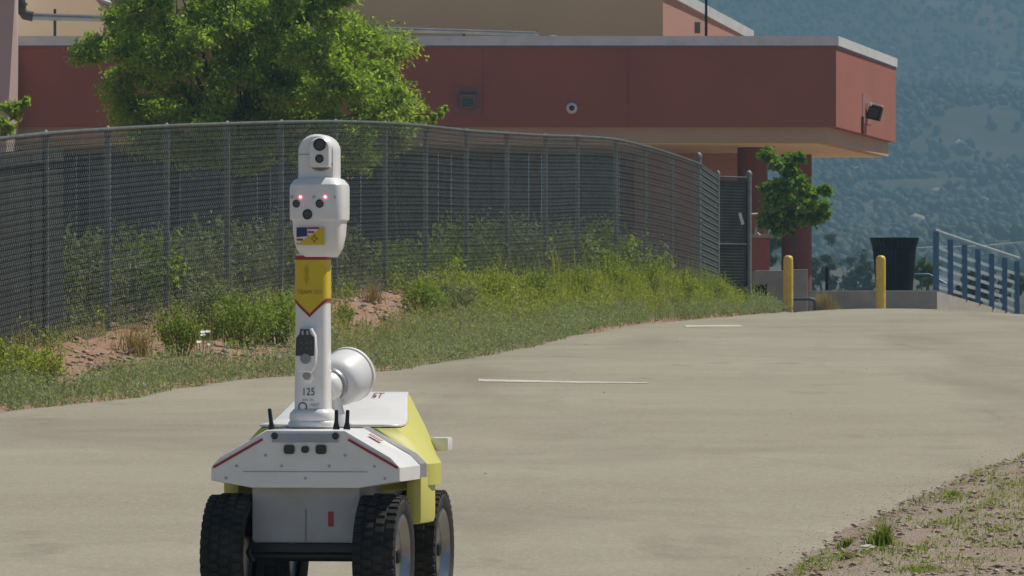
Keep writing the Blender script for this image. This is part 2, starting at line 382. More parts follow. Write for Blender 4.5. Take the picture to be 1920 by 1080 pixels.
def road_z(x, d):
    return float(zr(d) + crown(x, d) + (vnoise(x, d, 3.1, 3) - .5) * .028 + (vnoise(x, d, 1.2, 4) - .5) * .010)

from mathutils.bvhtree import BVHTree
_rv = np.stack([RX, D_, RZ], -1).reshape(-1, 3)
road_bvh = BVHTree.FromPolygons([Vector(v) for v in _rv.tolist()], q.tolist())
def painted_line(pa, pb, wid, label):
    """worn paint film following the road surface, ragged at its edges"""
    (xa, da), (xb, db) = on_road(*pa), on_road(*pb)
    N, K = 70, 7; V = []; L = []
    for k in range(N + 1):
        t = k / N; x = xa + (xb - xa) * t; d = da + (db - da) * t
        j0 = wid * (.5 - .16 * random.random()); j1 = wid * (.5 - .16 * random.random())
        for m in range(K):
            yy_ = d - j0 + (j0 + j1) * m / (K - 1)
            hit = road_bvh.ray_cast(Vector((x, yy_, 20)), Vector((0, 0, -1)))[0]
            V.append((x, yy_, (hit.z if hit else road_z(x, yy_)) + .0035))
    for k in range(N):
        for m in range(K - 1):
            a_ = k * K + m; L.append((a_, a_ + K, a_ + K + 1, a_ + 1))
    o = link('road_marking', np_mesh('road_marking', V, L, [4] * len(L)), M['paint_line'], road)
    tag(o, label=label)
painted_line((897, 711.5), (1214, 717.5), .85, 'long faded white line across the nearer road')
painted_line((1284, 611), (1390, 610.5), 2.0, 'short faded white line near the crest')

vd = np.arange(18, 64, .25); vu = np.concatenate([np.linspace(-.15, 2.6, 40), np.linspace(2.8, 9, 16)])
VD, VU = np.meshgrid(vd, vu, indexing='ij'); VX = Xr(VD) + VU + (vnoise(VD * 5, VU, 1.1, 7) - .5) * .12 * (VU < .2)
VZ = np.where(VU < .02, zr(VD) - .012, gz(np.maximum(VX, Xr(VD) + .001), VD) + .02)
n, m_ = len(vu), len(vd); i = np.arange(n - 1)[None, :] + np.arange(m_ - 1)[:, None] * n
q = np.stack([i, i + 1, i + n + 1, i + n], -1).reshape(-1, 4)
M['verge'] = groundmat('grey_gravel_verge', [(.19,.15,.105), (.30,.24,.175), (.40,.32,.25), (.36,.25,.19), (.24,.22,.13)], (1.6, 9, 60), 1, (.50,.44,.36), 70)
tag(link('gravel_verge', np_mesh('gravel_verge', np.stack([VX, VD, VZ], -1), q, np.full(len(q), 4)), M['verge'], None, 180), kind='structure')

# far ground and wooded mountain
zm = interp([300, 700, 1100, 1500, 2000, 2600, 3300, 3900], [1.45, 5, 13, 27, 62, 120, 183, 186])
def hill_z(x, y):
    ridge = np.clip((y - 2500) / 800, 0, 1)
    k = np.clip((y - 500) / 1500, 0, 1)
    big = (vnoise(x, y, 260, 1) - .5) * 46 + (vnoise(x, y, 95, 2) - .5) * 18 + (vnoise(x, y, 30, 3) - .5) * 5
    tilt = ridge * (np.clip(-(x - 150) * .16, -60, 45) - np.clip(x - 215 * y / 3000, 0, 120) * 1.1)
    return zm(y) + big * k * .9 + tilt * k
hx = np.concatenate([np.linspace(-1400, -60, 40), np.linspace(-40, 520, 150), np.linspace(550, 1900, 40)])
hy = np.concatenate([np.linspace(300, 1400, 90), np.linspace(1412, 3900, 200)])
mountain = link('mountain', grid_mesh('mountain', hx, hy, hill_z), M['hill'], None, 180); tag(mountain, kind='structure')
gs = MB().box(-6000, 6000, -200, 5200, -3.0, -2.6).build('ground_plain', M['hill']); tag(gs, kind='structure')

def blobs(name, pts, rad, hgt, mat, squash=(0.75, 1.25)):
    """low evergreen crowns, one deformed icosphere each, joined"""
    b = bmesh.new(); bmesh.ops.create_icosphere(b, subdivisions=1, radius=1); b.verts.ensure_lookup_table()
    bv = np.array([v.co[:] for v in b.verts]); bf = np.array([[v.index for v in f.verts] for f in b.faces]); b.free()
    N = len(pts); pts = np.asarray(pts)
    V = bv[None] * (1 + rng.uniform(-.3, .3, (N, len(bv), 1)))
    V = V * np.stack([rad, rad, hgt], -1)[:, None, :]
    V = V + pts[:, None, :] + np.stack([0*hgt, 0*hgt, hgt * .75], -1)[:, None, :]
    Fc = bf[None] + (np.arange(N) * len(bv))[:, None, None]
    return np_mesh(name, V, Fc, np.full(N * len(bf), 3))
N = 26000
yy = rng.uniform(1150, 3500, N); xx = (rng.uniform(1180, 2050, N) - 960) * yy / F
keep = vnoise(xx, yy, 45, 9) * .7 + vnoise(xx, yy, 14, 8) * .5 > rng.uniform(.28, .72, N)
xx, yy = xx[keep], yy[keep]
rad = rng.uniform(.7, 1.8, len(xx)); hg = rad * rng.uniform(.8, 1.5, len(xx))
o = link('hillside_wood', blobs('hillside_wood', np.stack([xx, yy, hill_z(xx, yy)], -1), rad, hg, None), M['hill_tree'], None, 180)
tag(o, 'dark evergreen wood scattered over the hazy blue mountainside', 'wood', kind='stuff')
# pale outcrops on the slope
N = 500
yy = rng.uniform(1500, 3300, N); xx = (rng.uniform(1200, 2000, N) - 960) * yy / F
keep = vnoise(xx, yy, 60, 12) > .55; xx, yy = xx[keep], yy[keep]
rad = rng.uniform(.8, 3.2, len(xx))
M['outcrop'] = leafmat('pale_outcrop_rock', [(.36,.28,.23), (.45,.37,.31), (.30,.24,.19)], 0, .95)
o = link('rock_outcrops', blobs('rock_outcrops', np.stack([xx, yy, hill_z(xx, yy) - .3 * rad], -1), rad, rad * .6, None), M['outcrop'])
tag(o, 'pale rock outcrops breaking through the wood on the mountainside', 'rocks', kind='stuff')

# ------------------------------------------------------------------ school building
SF = 141.0                                              # distance of the canopy's front
def at(px, py, d): p = P(px, py, d); return p
bld = empty('school_building', (0, SF, 1.5))
bld.location = (0, 0, 0)
tag(bld, 'low school building with dark red canopy fascia, pale coping and tan upper storey', 'building')
GZ = 1.48
# canopy plan (skewed): front left, front right, back right, back left
zt, zc, zb_, zs = 7.755, 7.545, 5.76, 5.42
cFL, cFR, cBR, cBL = Vector((-12.5, SF)), Vector((7.14, SF)), Vector((9.12, SF + 11.2)), Vector((-10.5, SF + 11.2))
def quadplan(inset):
    out = []
    for p, sx, sy in ((cFL, 1, 1), (cFR, -1, 1), (cBR, -1, -1), (cBL, 1, -1)):
        out.append((p.x + sx * inset, p.y + sy * inset))
    return out
MB().prism(quadplan(0), zb_, zc, 'z').build('canopy_fascia', M['red'], bld)
MB().prism(quadplan(-.05), zc + .002, zt, 'z').build('coping', M['cap'], bld, bev=.01)
MB().prism(quadplan(-.02), zc - .05, zc, 'z').build('coping_drip_edge', mk('violet_flashing', (.16,.13,.19), .6), bld)
MB().prism(quadplan(.18), zs, zb_ - .002, 'z').build('soffit_band', M['soffit_edge'], bld)
MB().prism(quadplan(.42), zs - .03, zs - .002, 'z').build('soffit_panel', M['soffit'], bld)
M['joint'] = mk('joint_dark_red', (.255,.088,.06), .9)  # slightly darker tone of the fascia red
# hairline control joints in the stucco face
for px in (1178, 905, 640, 330):
    x = (px - 960) * SF / F
    MB().box(x - .012, x + .012, SF - .006, SF - .001, zb_ + .01, zc - .06).build('control_joint', M['joint'], bld)
# columns
for px, d, pw in ((1411, 144.0, 57), (1493.5, 149.5, 57)):
    x = (px - 960) * d / F; r = pw * d / F / 2
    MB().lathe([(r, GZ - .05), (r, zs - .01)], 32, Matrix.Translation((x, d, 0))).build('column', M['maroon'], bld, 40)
# deep shaded wall under the canopy: salmon piers, dark glass between
wy = SF + 7.5
xr_ = (1392 - 960) * wy / F
xs2 = (1190 - 960) * wy / F
MB().box(xs2, xr_, wy, wy + .4, GZ - .1, zs + .2).build('entry_wall', M['salmon'], bld)
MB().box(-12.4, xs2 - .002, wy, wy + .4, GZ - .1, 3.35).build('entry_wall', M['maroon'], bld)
x = -12.2
while x < xs2 - 1.0:
    MB().box(x, x + .28, wy + .01, wy + .38, 3.352, zs + .1).build('pier', M['frame'], bld)
    MB().box(x + .30, min(x + 2.08, xs2 - .01), wy + .12, wy + .16, 3.352, zs + .1).build('window', M['glass'], bld)
    MB().box(x + 1.17, x + 1.23, wy + .08, wy + .12, 3.352, zs + .1).build('mullion', M['frame'], bld)
    x += 2.1
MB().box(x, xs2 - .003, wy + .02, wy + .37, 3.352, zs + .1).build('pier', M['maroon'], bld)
MB().box(xr_ - .6, xr_, wy + .41, wy + 4, GZ - .1, zs + .2).build('side_wall', M['salmon'], bld)
# upper storey
uy = SF + 16
MB().box((205 - 960) * uy / F, (1243 - 960) * uy / F, uy, uy + .5, 6, 10.2).build('upper_wall', M['brown'], bld)
# sloping gable side at the right of the upper storey
xg0, xg1 = (1243 - 960) * uy / F, (1410 - 960) * (uy + 7) / F
zg0 = CAM_Z + (640 + 14) * uy / F; zg1 = CAM_Z + (640 - 72) * (uy + 7) / F
g = MB(); g.loft([[(xg0 + .001, uy + .25, 6), (xg1, uy + 7, 6), (xg1, uy + 7, zg1 - .02), (xg0 + .001, uy + .25, zg0 - .02)],
                  [(xg0 - .5, uy + 7.2, 6), (xg0 - .4, uy + 7.3, 6), (xg0 - .4, uy + 7.3, zg1), (xg0 - .5, uy + 7.2, zg0 - .02)]]); g.build('gable_wall', M['salmon'], bld)
g = MB(); g.loft([[(xg0 - .03, uy + .1, zg0), (xg0 + .04, uy + .1, zg0), (xg0 + .04, uy + .1, zg0 + .26), (xg0 - .03, uy + .1, zg0 + .26)],
                  [(xg1 - .03, uy + 7.05, zg1 - .06), (xg1 + .05, uy + 7.05, zg1 - .06), (xg1 + .05, uy + 7.05, zg1 + .20), (xg1 - .03, uy + 7.05, zg1 + .20)]]); g.build('gable_coping', M['cap'], bld)
p = P(1304, 55, uy + 2.2)
MB().box(p.x - .05, p.x + .09, p.y - 1, p.y - .8, p.z - .14, p.z + .13).build('wall_bracket', M['lamp_grey'], bld)
# sunlit tan wall on the far left and the shaded return beside it
a, b_ = Vector(((22 - 960) * 152 / F, 152)), Vector(((207 - 960) * 156.9 / F, 156.9))
g = MB(); nrm = Vector(((b_ - a).y, -(b_ - a).x)).normalized() * .3
g.prism([(a.x, a.y), (b_.x, b_.y), (b_.x - nrm.x, b_.y - nrm.y), (a.x - nrm.x, a.y - nrm.y)], 6, 9.45, 'z'); g.build('stair_wall', M['tan'], bld)
ra = P(178, -4, 156.2); rb = P(207, 6, 156.8)
g = MB(); g.tube([ra, rb], .06, 6); g.build('stair_coping', M['cap'], bld)
# mauve near wall at the far left, leaning buttress edge
d0 = 139.2
def mv(px, py, d): return P(px, py, d)
g = MB(); g.loft([[mv(-160, -40, d0), mv(30, -40, d0), mv(10, 300, d0), mv(-160, 300, d0)],
                  [mv(-160, -40, d0 + 3) , mv(34, -40, d0 + 1.6), mv(34, 300, d0 + 1.6), mv(-160, 300, d0 + 3)]]); g.build('buttress_wall', M['mauve'], bld)
MB().box(-14, (10 - 960) * d0 / F - .2, d0 - .01, d0 + 2, GZ - .2, 5.1).build('buttress_base', M['mauve'], bld)

# roof pipe with elbow and its stands
pp = empty('roof_pipe', (-11, SF + 3, zt)); pp.location = (0, 0, 0)
tag(pp, 'long silver pipe with a rusty elbow running along the canopy roof', 'pipe')
py_ = SF + 3
g = MB(); g.tube([P(58, 31, py_), P(330, 39, py_), P(700, 54, py_), P(1010, 63.5, py_)], [.085, .075, .06, .05], 10); g.build('pipe_run', M['pipe'], pp, 60)
g = MB(); g.tube([P(38, -30, py_), P(38, 2, py_), P(40, 18, py_), P(47, 28, py_), P(62, 31, py_)], .12, 10); g.build('elbow', M['rust'], pp, 60)
MB().lathe([(.15, -.03), (.15, .03)], 14, Matrix.Translation(P(39, 8, py_))).build('flange', M['rust'], pp, 40)
for px, t_ in ((103, 17), (560, 40), (870, 55), (1007, 58)):
    p = P(px, t_, py_ + .12); MB().box(p.x - .03, p.x + .03, p.y - .03, p.y + .03, zt - .01, p.z).build('stand', M['rust'], pp)
p = P(1037, 65, SF + .8)
o = MB().box(p.x - .07, p.x + .07, p.y - .1, p.y + .1, zt - .002, zt + .05, .01).build('roof_vent', M['white_plastic'])
tag(o, 'small bright white vent on the canopy roof edge', 'vent')
p = P(1324, 18, SF + 9)
o = MB().lathe([(.035, zt - .03), (.03, zt + 1.3)], 8, Matrix.Translation((p.x, p.y, 0))).build('roof_mast', M['black_metal'], None, 40)
tag(o, 'thin dark mast standing on the canopy roof against the mountain', 'mast')

# fixtures on the fascia
lf = empty('wall_light', P(877, 190, SF)); tag(lf, 'square recessed flood light on the long red fascia', 'light', 'flood lights on the canopy')
MB().box(-.30, .30, -.015, -.002, -.33, .30).build('backplate', mk('faded_red_patch', (.25,.125,.105), .9), lf)
MB().box(-.17, .17, -.16, -.015, -.16, .14, .02).build('housing', M['lamp_grey'], lf)
MB().box(-.12, .12, -.18, -.162, -.12, .04, .01).build('lens', M['r_dark'], lf)
MB().prism([(-.02, .14), (-.24, .10), (-.24, .14), (-.02, .20)], -.18, .18, 'x').build('visor', M['lamp_grey'], lf)
cm = empty('security_camera', P(1072, 203, SF)); tag(cm, 'round white dome camera on the red fascia', 'camera')
rx90 = Matrix.Rotation(R(90), 4, 'X')
MB().lathe([(.125, .002), (.125, .05), (.10, .09), (.065, .10)], 28, rx90).build('housing', M['white_plastic'], cm, 40)
MB().lathe([(.062, .10), (.058, .13), (.035, .155), (.004, .165)], 20, rx90).build('dome', M['r_dark'], cm, 180)
ps = P(1622, 205, SF + 5.6); sdir = math.atan2(11.2, 1.98) - math.pi / 2
t_ = 5.6 / 11.2; xs_ = cFR.x + (cBR.x - cFR.x) * t_
lf2 = empty('wall_light', (xs_, SF + 5.6, ps.z), sdir); tag(lf2, 'tilted black flood light on the sunlit end of the canopy', 'light', 'flood lights on the canopy')
MB().box(.002, .012, -.9, .8, -.33, .33).build('backplate', mk('faded_salmon_patch', (.305,.134,.105), .9), lf2)
MB().box(.012, .14, -.35, -.25, .06, .14, .01).build('bracket', M['white_plastic'], lf2)
MB().box(.06, .36, -.28, .06, -.20, .13, .03, Matrix.Rotation(R(14), 4, 'Y')).build('housing', M['black_metal'], lf2)
MB().box(.05, .35, -.24, .02, .135, .17, .01, Matrix.Rotation(R(14), 4, 'Y')).build('visor', M['white_plastic'], lf2)
MB().box(.09, .31, -.30, -.283, -.15, .08, .005, Matrix.Rotation(R(14), 4, 'Y')).build('lens', M['r_dark'], lf2)
g = MB(); g.tube([(.03, -1.05, -.20), (.03, -1.05, -.60)], .035, 8); g.build('conduit', M['maroon'], lf2)

# ------------------------------------------------------------------ entrance plaza
planter = empty('concrete_planter', P(1465, 580, 121.5)); planter.location = (0, 0, 0)
tag(planter, 'tall grey concrete planter block behind the left bollard', 'planter')
dpl = 122.5; x0, x1 = (1416 - 960) * dpl / F, (1514 - 960) * dpl / F; ztp = CAM_Z + (640 - 507) * dpl / F
MB().box(x0, x1, dpl, dpl + 1.5, 1.3, ztp, .02).build('block', M['concrete'], planter)
MB().box((1487 - 960) * dpl / F, x1 + .01, dpl - .012, dpl + .4, ztp + .002, ztp + .022).build('cap_slab', mk('pale_cap_slab', (.55,.52,.47), .8), planter)
ub = empty('utility_box', P(1426, 566, 121)); ub.location = (0, 0, 0)
tag(ub, 'small black box tucked behind weeds beside the planter', 'box')
p0, p1 = P(1411, 566, 121.2), P(1438, 536, 121.2)
MB().box(p0.x, p1.x, 121.2, 121.7, 1.45, p1.z, .015).build('case', M['black_metal'], ub)
MB().box(p0.x - .015, p1.x + .015, 121.18, 121.72, p1.z + .002, p1.z + .03, .005).build('lid', M['r_black'], ub)
# red panel wall and pale rail behind the fence end
dpw = 126.0
rw = empty('red_wall', P(1425, 560, dpw)); rw.location = (0, 0, 0)
tag(rw, 'salmon red wall piece with pale pipe rail between fence end and young tree', 'wall')
a0, a1 = P(1396, 506, dpw), P(1443, 446, dpw)
MB().box(a0.x, a1.x, dpw, dpw + .3, 1.3, a1.z, .01).build('lower_panel', mk('coral_red_stucco', (.36,.115,.09), .9, var=.06, bump=.2), rw)
a0, a1 = P(1396, 436, dpw), P(1436, 402, dpw)
MB().box(a0.x, a1.x, dpw + .1, dpw + .4, P(0, 443, dpw).z, a1.z, .01).build('upper_panel', mk('coral_red_stucco_upper', (.34,.12,.09), .9, var=.06), rw)
MB().box(P(1396, 0, dpw).x, P(1452, 0, dpw).x, dpw - .06, dpw + .5, P(0, 445.8, dpw).z, P(0, 438.5, dpw).z, .005).build('ledge', mk('grey_ledge', (.34,.31,.29), .8), rw)
g = MB(); g.tube([P(1404, 401.5, dpw - .1), P(1420, 401, dpw - .1), P(1424, 406, dpw - .1), P(1421, 420, dpw - .1), P(1417, 432, dpw - .1), P(1416, 441, dpw - .1), P(1420, 436, dpw - .1), P(1425, 441, dpw - .1)], .022, 6); g.build('pipe_rail', mk('pale_rail', (.5,.45,.40), .6), rw, 60)
# bollards
def bollard(px, top, d, label):
    b0 = P(px, 582, d); zt_ = CAM_Z + (HOR - top) * d / F; zb0 = 1.42
    e = empty('bollard', (b0.x, d, zb0)); tag(e, label, 'bollard', 'yellow bollards at the end of the road')
    H = zt_ - zb0; r = 9.2 * d / F
    MB().lathe([(r, 0), (r, H - r * .8)] , 24, None).build('post', M['bollard'], e, 40)
    MB().lathe([(r, H - r * .8), (r * .93, H - r * .42), (r * .72, H - r * .14), (r * .4, H), (.005, H + .004)], 24).build('domed_cap', M['bollard'], e, 60)
bollard(1478, 479, 119.0, 'yellow bollard standing in front of the concrete planter')
bollard(1651.5, 479, 119.0, 'yellow bollard standing in front of the black trash can')
# hoop rail
g = MB(); dh = 120.3
hoop = g.tube([P(1478, 561, dh), P(1518, 560.5, dh), P(1525, 562, dh), P(1528, 567, dh), P(1528.5, 598, dh)], .035, 8).build('hoop_rail', M['dark_pipe'], None, 60)
tag(hoop, 'dark bent pipe hoop low beside the left yellow bollard', 'hoop rail')
# low retaining wall, terrace and ramp cheek
dw = 125.0; zw = CAM_Z + (640 - 547) * dw / F
lw = empty('retaining_wall', (0, 0, 0)); tag(lw, 'low concrete retaining wall with sloping ramp cheek under the blue railing', 'wall')
wx0, wx1 = (1517 - 960) * dw / F, (1757 - 960) * dw / F
MB().box(wx0, wx1, dw, dw + .3, 1.3, zw).build('front_wall', M['concrete'], lw)
MB().box(wx0 - .02, wx1 - .001, dw - .015, dw + .32, zw + .002, zw + .025).build('sunlit_edge', mk('sunlit_edge_pale', (.46,.42,.36), .85, var=.2, scale=6), lw)  # added pale strip: the wall's sunlit top edge painted as colour
MB().box(wx0, wx1 - .05, dw + .31, dw + 8, 1.3, zw).build('terrace', M['concrete'], lw)
rEnd = Vector(((1895 - 960) * 129 / F, 129.0)); rBeg = Vector((wx1, dw)); zEnd = CAM_Z + (640 - 586) * 129 / F
nn = Vector((-(rEnd - rBeg).y, (rEnd - rBeg).x)).normalized() * .28
g = MB(); g.loft([[(rBeg.x, rBeg.y, 1.2), (rBeg.x + nn.x, rBeg.y + nn.y, 1.2), (rBeg.x + nn.x, rBeg.y + nn.y, zw + .01), (rBeg.x, rBeg.y, zw + .01)],
                  [(rEnd.x, rEnd.y, 1.2), (rEnd.x + nn.x, rEnd.y + nn.y, 1.2), (rEnd.x + nn.x, rEnd.y + nn.y, zEnd), (rEnd.x, rEnd.y, zEnd)]]); g.build('ramp_cheek', mk('pale_ramp_concrete', (.42,.38,.33), .9, var=.1, scale=4, bump=.3), lw)
# blue railing along the ramp
rl = empty('blue_railing', (wx1, dw, zw)); rl.location = (0, 0, 0)
tag(rl, 'blue steel ramp railing with pale slats descending to the right', 'railing')
tops = [(1755, 434, 545), (1782, 449, 552), (1808.5, 459, 559), (1833.5, 467, 566), (1859, 476, 574), (1883.5, 483, 580), (1906.5, 490, 589)]
post_xyz = []
for k, (px, t0, b0) in enumerate(tops):
    d = dw + .15 + (129.3 - dw) * k / 6
    a_ = P(px, t0, d); c_ = P(px, b0 + 6, d); wd = (.055 if k else .058)
    MB().box(a_.x - wd, a_.x + wd, d - .03, d + .03, c_.z, a_.z, .006).build('post', M['blue'], rl)
    post_xyz.append((a_, d, P(px, b0, d)))
g = MB(); g.tube([P(1752, 431, post_xyz[0][1]), P(1765, 436, post_xyz[0][1] + .4), P(1836, 460, post_xyz[3][1]), P(1910, 484, post_xyz[6][1])], .032, 8); g.build('top_rail', M['rail_pale'], rl, 60)
for k in range(6):
    a_, d1, c_ = post_xyz[k]; e_, d2, f_ = post_xyz[k + 1]
    for j in range(5):
        t_ = (.24 + .172 * j)
        pa = a_.lerp(c_, t_); pb = e_.lerp(f_, t_)
        g = MB(); h = .032
        g.loft([[(pa.x, d1 + .05, pa.z - h), (pa.x, d1 + .062, pa.z - h), (pa.x, d1 + .062, pa.z + h), (pa.x, d1 + .05, pa.z + h)],
                [(pb.x, d2 + .05, pb.z - h), (pb.x, d2 + .062, pb.z - h), (pb.x, d2 + .062, pb.z + h), (pb.x, d2 + .05, pb.z + h)]])
        g.build('slat', M['rail_pale'], rl)
# trash can of steel straps
dt = 127.0; tc_ = P(1677, 543, dt)
can = empty('trash_can', (tc_.x, dt, zw)); tag(can, 'black slatted steel trash can with flared rim on the terrace', 'trash can')
s1 = dt / F; rt, rb0 = 45.5 * s1, 33.5 * s1; Hc = CAM_Z + (640 - 447) * s1 - zw
prof = [(rb0, .02), (rb0 * 1.08, Hc * .35), (rb0 * 1.17, Hc * .72), (rb0 * 1.22, Hc * .86), (rt, Hc)]
MB().lathe([(rb0 * .93, .03), (rb0 * 1.10, Hc * .80)], 28).build('liner', M['r_black'], can, 40)
MB().lathe([(rb0 * 1.02, 0), (rb0 * 1.02, .05)], 28).build('base_ring', M['black_metal'], can, 40)
MB().lathe([(rb0 * 1.19, Hc * .79), (rb0 * 1.22, Hc * .80), (rb0 * 1.235, Hc * .83), (rb0 * 1.20, Hc * .83)], 32, cap=False).build('hoop', M['black_metal'], can, 40)
g = MB(); g.tube([(rt * math.cos(a), rt * math.sin(a), Hc) for a in np.linspace(0, 2 * math.pi, 33)], .014, 6); g.build('rim', M['black_metal'], can, 60)
g = MB(); hw_ = .028
g.loft([[(r_ , -hw_, z_), (r_ + .008, -hw_, z_), (r_ + .008, hw_, z_), (r_, hw_, z_)] for r_, z_ in prof])
g.bm.normal_update(); slat0 = g.build('slat', M['black_metal'], can)
for k in range(1, 34):
    o = slat0.copy(); COL.objects.link(o); o.parent = can; o.rotation_euler = (0, 0, 2 * math.pi * k / 34)
# thin dark post and blue bench frame on the terrace
p = P(1550.5, 540, 130)
o = MB().lathe([(.035, zw), (.035, CAM_Z + (640 - 501) * 130 / F)], 8, Matrix.Translation((p.x, 130, 0))).build('stake', M['black_metal'], None, 40)
tag(o, 'thin dark post rising behind the low concrete wall', 'post')
g = MB(); db = 131.0
g.tube([P(1712, 514, db), P(1742, 514, db), P(1760, 524, db), P(1775, 532, db)], .02, 6); g.tube([P(1728, 545, db), P(1728, 522, db), P(1733, 519, db), P(1748, 520, db), P(1768, 531, db)], .02, 6)
bo = g.build('bike_rack', M['blue'], None, 60); tag(bo, 'thin blue-green tubular rack behind the blue railing', 'rack')
# distant utility line
g = MB(); g.tube([P(1690, 466, 260), P(1745, 463.5, 260), P(1840, 461, 260), P(1930, 453, 260), P(2100, 430, 260)], .022, 4)
o = g.build('overhead_cable', mk('pale_cable', (.42,.43,.42), .6)); tag(o, 'thin pale cable crossing in front of the mountain foot', 'cable')

# ------------------------------------------------------------------ chain-link fence
fn = empty('chain_link_fence', (0, 0, 0)); tag(fn, 'long curving galvanised chain-link fence along the weedy bank', 'fence')
u_d = np.array([p.y for p in fence]); fx = interp(u_d, [p.x for p in fence]); fz = interp(u_d, [p.z for p in fence])
ux = np.linspace(u_d[0], u_d[-1], 600); arc = np.concatenate([[0], np.cumsum(np.hypot(np.diff(ux), np.diff(fx(ux))))])
def fpos(s):
    d = np.interp(s, arc, ux); return fx(d), d, fz(d)
def chain(name, posf, L, H, parent, diag=.098, rw_=.0023, hb=.0075):
    """woven wire: every wire is a flattened spiral, front on one diagonal and back on the next, hooked into its neighbour"""
    c = diag / 2; nw = int(L / c); ns = int(H / c)
    j = np.arange(nw)[:, None]; k = np.arange(2 * ns + 2)[None, :]; kk = k // 2
    s = (j + ((j + kk) % 2)) * c + 0 * k
    z = kk * c + np.where(k % 2 == 0, -.003, .003) + 0. * j
    x, d, zb = posf(s.ravel().astype(float)); x = np.reshape(x, s.shape); d = np.reshape(d, s.shape); zb = np.reshape(zb, s.shape)
    fr = np.where(((k + 1) // 2) % 2 == 0, 1, -1) * hb + 0 * j
    ctr = np.stack([x + fr * nrm_[0], d + fr * nrm_[1], zb + z + .02], -1)
    npt = ctr.shape[1]
    tri = np.array([(math.cos(a), math.sin(a)) for a in (R(90), R(210), R(330))]) * rw_ * 1.25
    V = ctr[:, :, None, :] + np.stack([tri[:, 0], 0 * tri[:, 0], tri[:, 1]], -1)[None, None]
    base = (np.arange(nw)[:, None] * npt + np.arange(npt - 1)[None]) * 3
    qs = []
    for a in range(3):
        b2 = (a + 1) % 3
        qs.append(np.stack([base + a, base + b2, base + 3 + b2, base + 3 + a], -1))
    q_ = np.stack(qs, 2).reshape(-1, 4)
    me = np_mesh(name, V, q_, np.full(len(q_), 4))
    return tag(link(name, me, M['wire'], parent), kind='stuff')
nrm_ = (.985, -.17)
chain('chain_link_mesh', fpos, arc[-1], FH, fn)
g = MB()
pts = [(float(a), float(b), float(c) + FH + .005) for a, b, c in zip(*fpos(np.linspace(0, arc[-1], 90)))]
g.tube(pts, .019, 8); g.build('top_rail', M['wire'], fn, 60)
g = MB(); g.tube([(a, b, c - FH + .06) for a, b, c in pts], .004, 4); g.build('tension_wire', M['galv'], fn)
for k, p in enumerate(fence):
    last = k == len(fence) - 1; r_ = .045 if last else .03
    Hh = FH + (.12 if last else -.045)
    MB().lathe([(r_, -.3), (r_, Hh)], 12, Matrix.Translation((p.x - .045, p.y + .01, p.z))).build('post', M['galv'], fn, 40)
    cap_ = [(r_ * 1.25, Hh), (r_ * 1.25, Hh + .03), (r_ * .9, Hh + .06), (r_ * .4, Hh + .078), (.003, Hh + .082)]
    MB().lathe(cap_, 12, Matrix.Translation((p.x - .045, p.y + .01, p.z))).build('post_cap', M['galv'], fn, 60)
# return bay at the far end, with its own mid rail and end post
A, B = fence[-1], P(1346, 331, 106.5); B.z -= FH; C = P(1404, 333, 107.3); C.z -= FH
def seg_fn(a, b):
    Ls = (b - a).xy.length
    return (lambda s: (a.x + (b.x - a.x) * s / Ls, a.y + (b.y - a.y) * s / Ls, a.z + (b.z - a.z) * s / Ls)), Ls
fb = empty('fence_gate_bay', (0, 0, 0)); tag(fb, 'short chain-link bay with mid rail at the far end of the fence', 'fence')
for a, b in ((A, B), (B, C)):
    f_, Ls = seg_fn(a, b); nrm_ = (.985, -.17) if b is B else (.2, -.98); chain('chain_link_mesh', f_, Ls, FH - .02, fb, .098 if b is B else .05, .0023 if b is B else .0036)
    g = MB(); g.tube([a + Vector((0, 0, FH)), b + Vector((0, 0, FH))], .013, 8); g.build('top_rail', M['wire'], fb, 60)
g = MB(); g.tube([B + Vector((0, 0, FH - 1.12)), C + Vector((0, 0, FH - 1.12))], .013, 8); g.build('mid_rail', M['wire'], fb, 60)
for p, r_, Hh in ((B, .03, FH + .02), (C, .045, FH + .04)):
    MB().lathe([(r_, -.3), (r_, Hh), (r_ * 1.25, Hh + .005), (r_ * 1.25, Hh + .03), (r_ * .8, Hh + .07), (.003, Hh + .085)], 12, Matrix.Translation(p)).build('post', M['galv'], fb, 40)
g = MB(); g.loft([[(q.x, q.y + .05, q.z + .03), (q.x, q.y + .06, q.z + .03), (q.x, q.y + .06, q.z + FH - .06), (q.x, q.y + .05, q.z + FH - .06)] for q in [B.lerp(C, t_) for t_ in np.linspace(0.04, .94, 8)]])
g.build('bay_shade_sheet', mk('dark_bay_shade', (.03,.036,.034), .9, var=.3, scale=4), fb)  # dark sheet added in place of the shade behind this bay
pt = P(1390, 410, 107.0)
o = MB().box(pt.x - .025, pt.x + .025, 107.0, 107.02, pt.z - .1, pt.z + .1, 0, Matrix.Translation(pt) @ Matrix.Rotation(R(-16), 4, 'Y') @ Matrix.Translation(-pt)).build('ribbon', M['paper'])
tag(o, 'strip of pale tape tied to the far end of the fence', 'tape')

